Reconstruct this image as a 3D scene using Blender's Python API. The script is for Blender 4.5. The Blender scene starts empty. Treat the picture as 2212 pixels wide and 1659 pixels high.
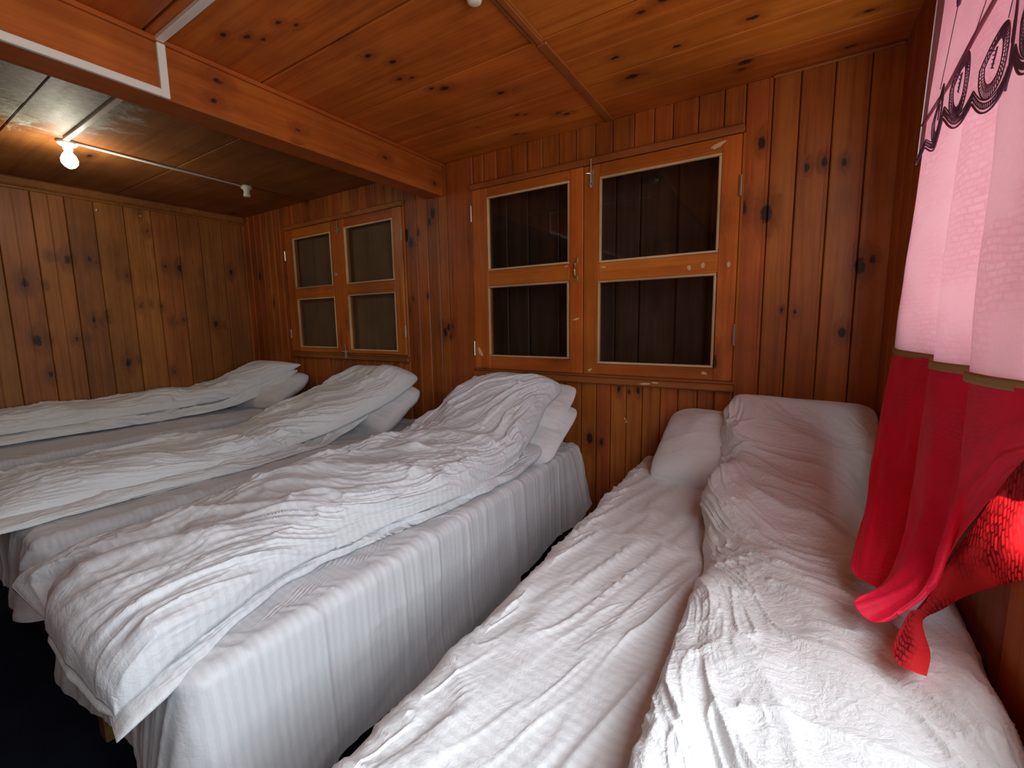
import bpy, math, random
import numpy as np
from mathutils import Vector, Matrix, Euler

random.seed(7)
S = bpy.context.scene
COL = S.collection
R = math.radians

# ------------------------------------------------------------------ camera
cam_d = bpy.data.cameras.new('camera')
cam_d.sensor_fit = 'HORIZONTAL'
cam_d.sensor_width = 36.0
cam_d.lens = 940.88 / 2212 * 36.0
cam_d.shift_x = (1106 - 1101.8) / 2212
cam_d.shift_y = -(829.5 - 810.56) / 2212
cam_d.clip_start = 0.02
cam = bpy.data.objects.new('camera', cam_d)
COL.objects.link(cam)
cam.matrix_world = Matrix((
    (0.84645238, -0.05188249, 0.52993073, 0.0),
    (0.53220895, 0.11326374, -0.83900236, 0.0),
    (-0.0164924, 0.99220942, 0.12348469, 1.25),
    (0, 0, 0, 1)))
S.camera = cam

# ------------------------------------------------------------------ world: overcast daylight
SKY = 10.5
world = bpy.data.worlds.new('overcast_sky')
S.world = world
world.use_nodes = True
wn = world.node_tree
for n in list(wn.nodes): wn.nodes.remove(n)
w_out = wn.nodes.new('ShaderNodeOutputWorld')
w_bg = wn.nodes.new('ShaderNodeBackground')
w_tc = wn.nodes.new('ShaderNodeTexCoord')
w_sep = wn.nodes.new('ShaderNodeSeparateXYZ')
w_ramp = wn.nodes.new('ShaderNodeValToRGB')
w_map = wn.nodes.new('ShaderNodeMapRange')
w_map.inputs['From Min'].default_value = -1
wn.links.new(w_tc.outputs['Generated'], w_sep.inputs[0])
wn.links.new(w_sep.outputs['Z'], w_map.inputs['Value'])
wn.links.new(w_map.outputs[0], w_ramp.inputs[0])
e = w_ramp.color_ramp.elements
e[0].position = 0.44; e[0].color = (0.72, 0.71, 0.68, 1)      # pale ground far outside
e[1].position = 0.52; e[1].color = (0.84, 0.95, 1.0, 1)       # bright overcast
wn.links.new(w_ramp.outputs[0], w_bg.inputs['Color'])
w_bg.inputs['Strength'].default_value = SKY
wn.links.new(w_bg.outputs[0], w_out.inputs[0])

# portal in the daylight window of the right wall (guides sky sampling only)
pl = bpy.data.lights.new('window_portal', 'AREA')
pl.shape = 'RECTANGLE'; pl.size = 2.16; pl.size_y = 1.24
pl.cycles.is_portal = True
po = bpy.data.objects.new('window_portal', pl)
COL.objects.link(po)
po.location = (0.43, 0.68, 1.48)
po.rotation_euler = Euler((R(90), 0, R(90)))      # faces -x, into the room

S.view_settings.view_transform = 'Standard'
S.view_settings.look = 'None'
S.view_settings.exposure = 0.15
S.view_settings.gamma = 1.0
S.view_settings.use_curve_mapping = False
S.cycles.max_bounces = 7
S.cycles.diffuse_bounces = 5
S.cycles.glossy_bounces = 3
S.cycles.transparent_max_bounces = 12
S.cycles.use_denoising = True
S.cycles.use_adaptive_sampling = True
S.cycles.adaptive_threshold = 0.02
S.cycles.caustics_reflective = False
S.cycles.caustics_refractive = False
S.cycles.sample_clamp_indirect = 6.0

# ------------------------------------------------------------------ helpers
def link(o, parent=None):
    COL.objects.link(o)
    if parent is not None: o.parent = parent
    return o

def tag(o, label=None, cat=None, group=None, kind=None):
    if label: o['label'] = label
    if cat: o['category'] = cat
    if group: o['group'] = group
    if kind: o['kind'] = kind
    return o

def empty(name, loc=(0, 0, 0), parent=None):
    o = bpy.data.objects.new(name, None)
    o.empty_display_size = 0.1
    o.location = loc
    return link(o, parent)

def meshobj(name, verts, faces, mat, parent=None, smooth=False, loc=(0, 0, 0)):
    me = bpy.data.meshes.new(name)
    me.from_pydata([tuple(map(float, v)) for v in verts], [], [tuple(f) for f in faces])
    me.materials.append(mat)
    if smooth: me.polygons.foreach_set('use_smooth', [True] * len(me.polygons))
    me.update()
    o = bpy.data.objects.new(name, me)
    o.location = loc
    return link(o, parent)

def gridmesh(name, P, mat, parent=None, close_u=False, uv=None, flip=False, loc=(0, 0, 0)):
    """P: (n, m, 3) array -> smooth quad grid (m direction optionally closed)."""
    n, m, _ = P.shape
    V = P.reshape(-1, 3)
    i = np.arange(n - 1)[:, None]; mm = m if close_u else m - 1
    j = np.arange(mm)[None, :]; j2 = (j + 1) % m
    F = np.stack([i * m + j, i * m + j2, (i + 1) * m + j2, (i + 1) * m + j], -1).reshape(-1, 4)
    if flip: F = F[:, ::-1]
    me = bpy.data.meshes.new(name)
    me.vertices.add(len(V)); me.vertices.foreach_set('co', V.astype(np.float32).ravel())
    me.loops.add(F.size); me.loops.foreach_set('vertex_index', F.astype(np.int32).ravel())
    me.polygons.add(len(F))
    me.polygons.foreach_set('loop_start', np.arange(0, F.size, 4, dtype=np.int32))
    me.polygons.foreach_set('use_smooth', np.ones(len(F), bool))
    if uv is not None:
        ul = me.uv_layers.new(name='UVMap')
        ul.data.foreach_set('uv', uv.reshape(-1, 2)[F.ravel()].astype(np.float32).ravel())
    me.materials.append(mat)
    me.update(calc_edges=True); me.validate()
    o = bpy.data.objects.new(name, me); o.location = loc
    return link(o, parent)

def cbox_data(sx, sy, sz, b):
    """chamfered box centred on the origin: 24 verts, 26 faces"""
    h = (sx / 2, sy / 2, sz / 2); b = min(b, min(h) * 0.8)
    V, idx = [], {}
    for a in (-1, 1):
        for c in (-1, 1):
            for d in (-1, 1):
                s = (a, c, d)
                for k in range(3):
                    p = [s[q] * (h[q] - (0 if q == k else b)) for q in range(3)]
                    idx[(s, k)] = len(V); V.append(p)
    F = []
    sg = (-1, 1)
    for k in range(3):
        u, v = [q for q in range(3) if q != k]
        for s in sg:
            f = []
            for (cu, cv) in ((-1, -1), (1, -1), (1, 1), (-1, 1)):
                t = [0, 0, 0]; t[k] = s; t[u] = cu; t[v] = cv
                f.append(idx[(tuple(t), k)])
            F.append(f)
        for cu in sg:
            for cv in sg:
                t0 = [0, 0, 0]; t0[k] = -1; t0[u] = cu; t0[v] = cv
                t1 = list(t0); t1[k] = 1
                F.append([idx[(tuple(t0), u)], idx[(tuple(t1), u)], idx[(tuple(t1), v)], idx[(tuple(t0), v)]])
    for a in sg:
        for c in sg:
            for d in sg:
                F.append([idx[((a, c, d), k)] for k in range(3)])
    out = []
    for f in F:                                  # orient outward
        p = [Vector(V[i]) for i in f]
        nrm = (p[1] - p[0]).cross(p[2] - p[0])
        cen = sum(p, Vector()) / len(p)
        out.append(f if nrm.dot(cen) > 0 else f[::-1])
    return V, out

_cache = {}
def box(name, x0, x1, y0, y1, z0, z1, mat, parent=None, b=0.003, origin=(0, 0, 0)):
    sx, sy, sz = abs(x1 - x0), abs(y1 - y0), abs(z1 - z0)
    key = (round(sx, 4), round(sy, 4), round(sz, 4), round(b, 4), mat.name)
    me = _cache.get(key)
    if me is None:
        V, F = cbox_data(sx, sy, sz, b)
        me = bpy.data.meshes.new(name)
        me.from_pydata(V, [], F); me.materials.append(mat); me.update()
        _cache[key] = me
    o = bpy.data.objects.new(name, me)
    o.location = ((x0 + x1) / 2 - origin[0], (y0 + y1) / 2 - origin[1], (z0 + z1) / 2 - origin[2])
    return link(o, parent)

def lathe(name, prof, mat, parent=None, seg=24, loc=(0, 0, 0)):
    """profile [(r, z)...] around z"""
    V, F = [], []
    n = len(prof)
    for (r, z) in prof:
        for k in range(seg):
            a = 2 * math.pi * k / seg
            V.append((r * math.cos(a), r * math.sin(a), z))
    for i in range(n - 1):
        for k in range(seg):
            k2 = (k + 1) % seg
            F.append((i * seg + k, i * seg + k2, (i + 1) * seg + k2, (i + 1) * seg + k))
    F.append(tuple(range(seg))[::-1]); F.append(tuple((n - 1) * seg + k for k in range(seg)))
    return meshobj(name, V, F, mat, parent, True, loc)

def tube_data(pts, r, seg=8, closed=False):
    pts = [Vector(p) for p in pts]; n = len(pts)
    V, F = [], []
    up = Vector((0.13, 0.21, 0.97))
    for i, p in enumerate(pts):
        t = (pts[(i + 1) % n] - pts[i - 1]) if closed else (pts[min(i + 1, n - 1)] - pts[max(i - 1, 0)])
        t.normalize(); a = t.cross(up)
        if a.length < 1e-4: a = t.cross(Vector((1, 0, 0)))
        a.normalize(); c = t.cross(a)
        rr = r[i] if isinstance(r, (list, tuple)) else r
        for k in range(seg):
            g = 2 * math.pi * k / seg
            V.append(p + a * (rr * math.cos(g)) + c * (rr * math.sin(g)))
    for i in range(n if closed else n - 1):
        i2 = (i + 1) % n
        for k in range(seg):
            k2 = (k + 1) % seg
            F.append((i * seg + k, i * seg + k2, i2 * seg + k2, i2 * seg + k))
    if not closed:
        F.append(tuple(range(seg))[::-1]); F.append(tuple((n - 1) * seg + k for k in range(seg)))
    return V, F

def tube(name, pts, r, mat, parent=None, seg=8, closed=False):
    V, F = tube_data(pts, r, seg, closed)
    return meshobj(name, V, F, mat, parent, True)

def merge(parts):
    V, F = [], []
    for v, f in parts:
        o = len(V); V += [tuple(p) for p in v]; F += [tuple(i + o for i in q) for q in f]
    return V, F

def cb(x0, x1, y0, y1, z0, z1, b=0.001):
    V, F = cbox_data(x1 - x0, y1 - y0, z1 - z0, b)
    c = ((x0 + x1) / 2, (y0 + y1) / 2, (z0 + z1) / 2)
    return [(v[0] + c[0], v[1] + c[1], v[2] + c[2]) for v in V], F

# ---- numpy noise
_rs = np.random.RandomState(11)
_T = _rs.rand(256, 256)
def vnoise(x, y, seed=0):
    x = x + seed * 17.31; y = y + seed * 9.77
    xi = np.floor(x).astype(int); yi = np.floor(y).astype(int)
    fx = x - xi; fy = y - yi
    fx = fx * fx * fx * (fx * (fx * 6 - 15) + 10); fy = fy * fy * fy * (fy * (fy * 6 - 15) + 10)
    g = lambda a, b: _T[a % 256, b % 256]
    return ((g(xi, yi) * (1 - fx) + g(xi + 1, yi) * fx) * (1 - fy)
            + (g(xi, yi + 1) * (1 - fx) + g(xi + 1, yi + 1) * fx) * fy) * 2 - 1
def fbm(x, y, seed=0, o=3):
    a, s = 0.0, 1.0
    for k in range(o):
        a = a + s * vnoise(x * 2 ** k, y * 2 ** k, seed + k * 3); s *= 0.5
    return a
def ridge(x, y, seed=0, p=2.5):
    return (1 - np.minimum(1, np.abs(vnoise(x, y, seed)) * 1.6)) ** p
def sstep(a, b, x):
    t = np.clip((x - a) / (b - a), 0, 1)
    return t * t * (3 - 2 * t)

def catmull(K, t):
    """K (k, d) control rows at uniform knots; t in [0, k-1]"""
    K = np.asarray(K, float); k = len(K)
    t = np.clip(t, 0, k - 1 - 1e-9); i = np.floor(t).astype(int); f = (t - i)[:, None]
    p = lambda q: K[np.clip(q, 0, k - 1)]
    p0, p1, p2, p3 = p(i - 1), p(i), p(i + 1), p(i + 2)
    return 0.5 * ((2 * p1) + (-p0 + p2) * f + (2 * p0 - 5 * p1 + 4 * p2 - p3) * f ** 2 + (-p0 + 3 * p1 - 3 * p2 + p3) * f ** 3)

def normals(P, close_u=False):
    du = np.gradient(P, axis=0)
    if close_u:
        dv = (np.roll(P, -1, 1) - np.roll(P, 1, 1)) / 2
    else:
        dv = np.gradient(P, axis=1)
    N = np.cross(du, dv)
    return N / (np.linalg.norm(N, axis=-1, keepdims=True) + 1e-9)

# ------------------------------------------------------------------ materials
class NT:
    def __init__(self, name):
        self.m = bpy.data.materials.new(name); self.m.use_nodes = True
        self.t = self.m.node_tree
        self.bsdf = next(n for n in self.t.nodes if n.type == 'BSDF_PRINCIPLED')
        self.out = next(n for n in self.t.nodes if n.type == 'OUTPUT_MATERIAL')
    def n(self, kind, **kw):
        nd = self.t.nodes.new('ShaderNode' + kind)
        for k, v in kw.items(): setattr(nd, k, v)
        return nd
    def l(self, a, b): self.t.links.new(a, b)
    def math(self, op, a, b=None, c=None):
        nd = self.n('Math', operation=op)
        for i, v in enumerate((a, b, c)):
            if v is None: continue
            if isinstance(v, (int, float)): nd.inputs[i].default_value = v
            else: self.l(v, nd.inputs[i])
        return nd.outputs[0]
    def vmath(self, op, a, b=None):
        nd = self.n('VectorMath', operation=op)
        for i, v in enumerate((a, b)):
            if v is None: continue
            if isinstance(v, tuple): nd.inputs[i].default_value = v
            else: self.l(v, nd.inputs[i])
        return nd.outputs['Value'] if op in ('LENGTH', 'DISTANCE', 'DOT_PRODUCT') else nd.outputs[0]
    def noise(self, vec, scale, detail=2, rough=0.5, dist=0.0):
        nd = self.n('TexNoise')
        nd.inputs['Scale'].default_value = scale; nd.inputs['Detail'].default_value = detail
        nd.inputs['Roughness'].default_value = rough; nd.inputs['Distortion'].default_value = dist
        self.l(vec, nd.inputs['Vector'])
        return nd.outputs['Fac']
    def ramp(self, fac, stops):
        nd = self.n('ValToRGB'); el = nd.color_ramp.elements
        while len(el) < len(stops): el.new(0.5)
        for q, (p, c) in zip(el, stops):
            q.position = p; q.color = (c[0], c[1], c[2], 1)
        self.l(fac, nd.inputs[0]); return nd.outputs[0]
    def mix(self, fac, a, b, mode='MIX'):
        nd = self.n('Mix', data_type='RGBA', blend_type=mode)
        if isinstance(fac, (int, float)): nd.inputs[0].default_value = fac
        else: self.l(fac, nd.inputs[0])
        for v, s in ((a, nd.inputs[6]), (b, nd.inputs[7])):
            if isinstance(v, tuple): s.default_value = (v[0], v[1], v[2], 1)
            else: self.l(v, s)
        return nd.outputs[2]
    def bump(self, h, strength=0.3, dist=0.01):
        nd = self.n('Bump'); nd.inputs['Strength'].default_value = strength
        nd.inputs['Distance'].default_value = dist
        self.l(h, nd.inputs['Height']); self.l(nd.outputs[0], self.bsdf.inputs['Normal'])
    def set(self, **kw):
        for k, v in kw.items():
            s = self.bsdf.inputs[k.replace('_', ' ')]
            if isinstance(v, (int, float)): s.default_value = v
            elif isinstance(v, tuple): s.default_value = (v[0], v[1], v[2], 1)
            else: self.l(v, s)

def plain(name, col, rough=0.5, metal=0.0, emis=None, es=0.0, spec=0.5):
    t = NT(name); t.set(Base_Color=col, Roughness=rough, Metallic=metal, Specular_IOR_Level=spec)
    if emis: t.set(Emission_Color=emis, Emission_Strength=es)
    return t.m

def wood(name, axis, dark, mid, light, rough=0.38, knots=None, knot_scale=1.0, natural=0.35, vary=0.32, stain=False, spec=0.32):
    """varnished pine: streaked along axis (0/1/2); knots: list of (x,y,z,size) in room coordinates"""
    t = NT(name)
    tc = t.n('TexCoord'); oi = t.n('ObjectInfo'); geo = t.n('NewGeometry')
    comb = t.n('CombineXYZ')
    for i, k in enumerate((37.0, 91.0, 53.0)):
        t.l(t.math('MULTIPLY', oi.outputs['Random'], k), comb.inputs[i])
    P = t.vmath('ADD', tc.outputs['Object'], comb.outputs[0])
    # natural knots
    ks = [9.0, 9.0, 9.0]; ks[axis] = 3.2
    kv = t.vmath('MULTIPLY', P, tuple(ks))
    vo = t.n('TexVoronoi', feature='F1'); vo.inputs['Scale'].default_value = 1.0; vo.inputs['Randomness'].default_value = 1.0
    t.l(kv, vo.inputs['Vector'])
    sepc = t.n('SeparateColor'); t.l(vo.outputs['Color'], sepc.inputs[0])
    keep = t.math('LESS_THAN', sepc.outputs[0], natural)
    kd = t.math('ADD', vo.outputs['Distance'], t.math('MULTIPLY', t.math('SUBTRACT', 1.0, keep), 5.0))
    kd = t.math('MULTIPLY', kd, 1.0 / 0.11)              # ~1 at knot rim
    if knots:
        best = None
        for (x, y, z, sz) in knots:
            sc = [1 / sz] * 3; sc[axis] = 0.55 / sz
            d = t.vmath('DISTANCE', t.vmath('MULTIPLY', geo.outputs['Position'], tuple(sc)),
                        (x * sc[0], y * sc[1], z * sc[2]))
            best = d if best is None else t.math('MINIMUM', best, d)
        kd = t.math('MINIMUM', kd, best)
    wob = t.noise(P, 48, 3, .6)
    kd = t.math('ADD', kd, t.math('MULTIPLY', t.math('SUBTRACT', wob, 0.5), 1.3))
    near = t.n('MapRange', interpolation_type='SMOOTHSTEP'); near.inputs['From Min'].default_value = 0.75
    near.inputs['From Max'].default_value = 1.25; near.inputs['To Min'].default_value = 1.0; near.inputs['To Max'].default_value = 0.0
    t.l(kd, near.inputs['Value'])
    halo = t.n('MapRange', interpolation_type='SMOOTHSTEP'); halo.inputs['From Min'].default_value = 1.0
    halo.inputs['From Max'].default_value = 4.0; halo.inputs['To Min'].default_value = 1.0; halo.inputs['To Max'].default_value = 0.0
    t.l(kd, halo.inputs['Value'])
    # grain streaks
    gs = [1.0, 1.0, 1.0]; gs[axis] = 0.035
    gv = t.vmath('MULTIPLY', P, tuple(gs))
    warp = t.math('MULTIPLY', halo.outputs[0], 0.02)
    gv2 = t.vmath('ADD', gv, t.n('CombineXYZ').outputs[0])
    nd = t.n('VectorMath', operation='ADD'); t.l(gv, nd.inputs[0]); t.l(warp, nd.inputs[1]); gv2 = nd.outputs[0]
    g1 = t.noise(gv2, 42, 3, 0.6, 0.4)
    g2 = t.noise(gv2, 150, 2, 0.6)
    g3 = t.noise(gv, 9, 2, 0.5)
    f = t.math('ADD', t.math('MULTIPLY', g1, 0.55), t.math('ADD', t.math('MULTIPLY', g2, 0.2), t.math('MULTIPLY', g3, 0.35)))
    colr = t.ramp(f, [(0.36, dark), (0.54, mid), (0.74, light)])
    # per board tone
    val = t.math('ADD', 1.0 - vary / 2, t.math('MULTIPLY', oi.outputs['Random'], vary))
    hsv = t.n('HueSaturation'); t.l(colr, hsv.inputs['Color']); t.l(val, hsv.inputs['Value'])
    t.l(t.math('ADD', 0.494, t.math('MULTIPLY', t.math('FRACT', t.math('MULTIPLY', oi.outputs['Random'], 7.3)), 0.012)), hsv.inputs['Hue'])
    c = hsv.outputs[0]
    c = t.mix(t.math('MULTIPLY', halo.outputs[0], 0.5), c, (dark[0] * .62, dark[1] * .55, dark[2] * .5))
    c = t.mix(t.math('MULTIPLY', near.outputs[0], 0.9), c, (0.014, 0.007, 0.005))
    # smoky blotches
    bl = t.noise(geo.outputs['Position'], 2.2, 4, 0.6)
    blm = t.n('MapRange'); blm.inputs['From Min'].default_value = 0.35; blm.inputs['From Max'].default_value = 0.7
    blm.inputs['To Min'].default_value = 0.72; blm.inputs['To Max'].default_value = 1.12
    t.l(bl, blm.inputs['Value'])
    vv = t.n('VectorMath', operation='SCALE'); t.l(c, vv.inputs[0]); t.l(blm.outputs[0], vv.inputs['Scale'])
    c = vv.outputs[0]
    rgh = t.math('ADD', rough, t.math('MULTIPLY', g1, 0.12))
    if stain:                                            # old water stain on the plywood ceiling
        ps = t.vmath('MULTIPLY', geo.outputs['Position'], (1.0, 1.7, 1.0))
        d = t.vmath('DISTANCE', ps, (-2.75, 0.62 * 1.7, 2.26))
        nz = t.noise(geo.outputs['Position'], 7, 5, 0.65, 1.2)
        dd = t.math('ADD', d, t.math('MULTIPLY', t.math('SUBTRACT', nz, 0.5), 1.3))
        mr = t.n('MapRange', interpolation_type='SMOOTHSTEP'); mr.inputs['From Min'].default_value = 0.35
        mr.inputs['From Max'].default_value = 0.62; mr.inputs['To Min'].default_value = 0.95; mr.inputs['To Max'].default_value = 0.0
        t.l(dd, mr.inputs['Value'])
        nz2 = t.noise(geo.outputs['Position'], 22, 4, 0.7, 2.0)
        sc = t.ramp(nz2, [(0.3, (0.14, 0.115, 0.075)), (0.52, (0.34, 0.32, 0.26)), (0.72, (0.58, 0.58, 0.52))])
        c = t.mix(mr.outputs[0], c, sc)
    t.set(Base_Color=c, Roughness=rgh, Specular_IOR_Level=spec)
    return t.m

WD, WM, WL = (0.19, 0.043, 0.0065), (0.345, 0.087, 0.012), (0.45, 0.132, 0.022)
BACK_KNOTS = [(-0.197, 2.28, 1.735, .020), (-0.098, 2.28, 1.70, .022), (-1.955, 2.28, 1.18, .018), (-1.925, 2.28, 1.215, .013), (-1.89, 2.28, 1.175, .013),
              (-1.875, 2.28, 1.22, .014), (-1.91, 2.28, 1.15, .008), (-2.28, 2.28, 1.86, .024), (-2.24, 2.28, 1.80, .022), (-2.17, 2.28, 1.86, .012), (-2.03, 2.28, 1.97, .018),
              (-2.06, 2.28, 1.92, .014), (0.04, 2.28, 1.865, .009), (0.10, 2.28, 1.875, .010), (0.165, 2.28, 1.86, .009), (0.24, 2.28, 1.45, .018), (0.28, 2.28, 1.47, .010),
              (-0.746, 2.28, 0.874, .010), (-0.69, 2.28, 0.866, .006), (-0.643, 2.28, 0.876, .010), (-0.911, 2.28, 0.577, .016), (-0.842, 2.28, 0.568, .009),
              (-0.13, 2.28, 2.0, .014), (-0.02, 2.28, 1.28, .006), (0.03, 2.28, 1.27, .006), (0.20, 2.28, 1.18, .012),
              (-4.0, 2.28, 1.45, .014), (-4.2, 2.28, 1.7, .018), (-2.1, 2.28, 1.43, .010), (-2.24, 2.28, 1.42, .008)]
LEFT_KNOTS = [(-4.39, y, z, s) for (y, z, s) in [
    (1.03, 1.74, .020), (0.93, 1.755, .012), (0.98, 1.75, .010), (1.15, 1.755, .016), (1.19, 1.74, .012), (1.36, 1.655, .014), (1.31, 1.66, .010),
    (1.62, 1.75, .014), (1.72, 1.745, .020), (2.13, 1.745, .018), (1.42, 1.42, .014), (1.49, 1.435, .010), (1.56, 1.42, .014), (1.62, 1.29, .012), (1.71, 1.30, .014), (1.66, 1.28, .008),
    (1.13, 1.31, .014), (1.165, 1.295, .010), (1.21, 1.335, .012), (0.80, 1.56, .020), (0.90, 1.55, .010), (0.82, 1.17, .024), (0.88, 1.17, .012), (1.02, 1.17, .014), (1.08, 1.17, .010),
    (0.86, 0.93, .016), (1.30, 0.97, .020), (1.37, 0.98, .010), (1.96, 1.27, .020), (2.03, 1.255, .010), (1.52, 2.02, .014), (1.60, 0.87, .014)]]
CEIL_KNOTS = [(x, y, 2.255, s * .8) for (x, y, s) in [
    (-1.66, 0.93, .012), (-1.63, 0.97, .010), (-1.72, .88, .011), (-1.50, .95, .010), (-1.46, .99, .010), (-1.40, 1.24, .013), (-1.35, 1.32, .013), (-1.42, 1.42, .012), (-1.37, 1.44, .010), (-1.31, 1.58, .018), (-1.36, 1.55, .011),
    (-1.13, 1.75, .013), (-1.42, 1.97, .008), (-1.18, 1.97, .012), (-1.14, 1.99, .010), (-1.0, 2.07, .013), (-0.97, 2.10, .013), (-1.30, 2.16, .009), (-1.26, 2.18, .009),
    (-0.62, 1.78, .013), (-0.60, 1.95, .020), (-0.19, 2.10, .020), (-0.21, 2.15, .012), (-0.40, 1.84, .012), (-0.38, 1.56, .016), (-0.46, 1.58, .012), (-0.15, 1.82, .014), (0.18, 2.0, .012)]]

M_back = wood('pine_back', 2, WD, WM, WL, 0.42, BACK_KNOTS, natural=0.04, spec=.32)
M_left = wood('pine_left', 2, (0.16, 0.050, 0.010), (0.28, 0.092, 0.017), (0.38, 0.135, 0.027), 0.45, LEFT_KNOTS, natural=0.05)
M_right = wood('pine_right', 2, WD, WM, WL, 0.45, natural=0.1)
M_ceil = wood('pine_ceiling', 0, (0.31, 0.069, 0.009), (0.48, 0.120, 0.015), (0.60, 0.18, 0.028), 0.36, CEIL_KNOTS, natural=0.02, vary=0.2)
M_ceil_l = wood('plywood_ceiling', 0, (0.17, 0.056, 0.013), (0.26, 0.09, 0.021), (0.33, 0.125, 0.034), 0.55, natural=0.05, stain=True, spec=.25)
M_beam = wood('beam_timber', 1, (0.25, 0.055, 0.008), (0.37, 0.090, 0.013), (0.46, 0.132, 0.021), 0.36,
              [(-1.92, .95, 2.20, .014), (-1.92, 0.93, 2.12, .012), (-1.92, 1.28, 2.13, .011), (-1.92, 1.80, 2.16, .012), (-1.92, 1.27, 2.08, .008), (-1.92, 2.2, 2.12, .012)], natural=0.0)
M_batten = wood('batten_timber', 1, (0.22, 0.06, 0.012), (0.33, 0.098, 0.019), (0.42, 0.14, 0.028), 0.38, natural=0.1)
M_trimx = wood('trim_timber', 0, (0.20, 0.056, 0.012), (0.30, 0.09, 0.018), (0.39, 0.13, 0.027), 0.4, natural=0.25)
M_sashx = wood('sash_rail_timber', 0, (0.29, 0.062, 0.008), (0.45, 0.110, 0.013), (0.54, 0.16, 0.022), 0.36, natural=0.25)
M_sashz = wood('sash_stile_timber', 2, (0.29, 0.062, 0.008), (0.45, 0.110, 0.013), (0.54, 0.16, 0.022), 0.36, natural=0.25)
M_bead = wood('bare_bead_timber', 0, (0.36, 0.18, 0.07), (0.60, 0.39, 0.19), (0.72, 0.52, 0.29), 0.55, natural=0.0)
M_beadz = wood('bare_bead_timber_upright', 2, (0.36, 0.18, 0.07), (0.60, 0.39, 0.19), (0.72, 0.52, 0.29), 0.55, natural=0.0)
M_chip = plain('bare_chipped_wood', (0.62, 0.42, 0.22), 0.65)
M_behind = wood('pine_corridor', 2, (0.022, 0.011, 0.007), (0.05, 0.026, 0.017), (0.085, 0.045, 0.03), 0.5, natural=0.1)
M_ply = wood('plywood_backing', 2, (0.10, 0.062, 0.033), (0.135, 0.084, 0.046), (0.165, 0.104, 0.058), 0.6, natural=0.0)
M_bedwood = wood('bed_frame_timber', 1, (0.10, 0.05, 0.015), (0.2, 0.11, 0.035), (0.28, 0.16, 0.055), 0.5, natural=0.1)
M_dark = plain('dark_gap', (0.012, 0.007, 0.005), 0.8)
M_pvc = plain('white_plastic_trunking', (0.68, 0.64, 0.58), 0.4)
M_metal = plain('galvanised_metal', (0.55, 0.5, 0.42), 0.35, 0.9)
M_brass = plain('dull_brass_pull', (0.42, 0.31, 0.13), 0.4, 0.8)
M_bulb = plain('lit_bulb_glass', (0.9, 0.9, 0.85), 0.3, emis=(1.0, 0.95, 0.80), es=40.0)
M_ceramic = plain('cream_ceramic', (0.62, 0.58, 0.46), 0.35)
M_paint = plain('white_filler', (0.6, 0.52, 0.42), 0.7)
M_mattress = plain('mattress_ticking', (0.6, 0.58, 0.55), 0.8)

# carpet
t = NT('navy_carpet'); tc = t.n('TexCoord')
cn = t.noise(tc.outputs['Object'], 220, 3, 0.7); cn2 = t.noise(tc.outputs['Object'], 6, 3)
t.set(Base_Color=t.ramp(t.math('ADD', t.math('MULTIPLY', cn, .6), t.math('MULTIPLY', cn2, .4)), [(0.3, (0.004, 0.005, 0.012)), (0.7, (0.014, 0.018, 0.036))]), Roughness=0.95, Specular_IOR_Level=0.1)
t.bump(cn, 0.6, 0.006)
M_carpet = t.m

# glass
def glass(name, tint=(0.85, 0.85, 0.85), gloss_col=(1, 1, 1), fac=1.0):
    t = NT(name)
    tr = t.n('BsdfTransparent'); tr.inputs[0].default_value = (*tint, 1)
    gl = t.n('BsdfGlossy'); gl.inputs['Roughness'].default_value = 0.02; gl.inputs[0].default_value = (*gloss_col, 1)
    fr = t.n('Fresnel'); fr.inputs[0].default_value = 1.5
    mx = t.n('MixShader')
    geo = t.n('NewGeometry')
    t.l(t.math('MULTIPLY', t.math('MULTIPLY', fr.outputs[0], fac), t.math('SUBTRACT', 1.0, geo.outputs['Backfacing'])), mx.inputs[0])
    t.l(tr.outputs[0], mx.inputs[1]); t.l(gl.outputs[0], mx.inputs[2]); t.l(mx.outputs[0], t.out.inputs[0])
    return t.m
M_glass = glass('window_glass', (0.95, 0.94, 0.93))
M_glass_day = glass('daylight_glass', (0.985, 0.985, 0.985), fac=0.6)

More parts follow.
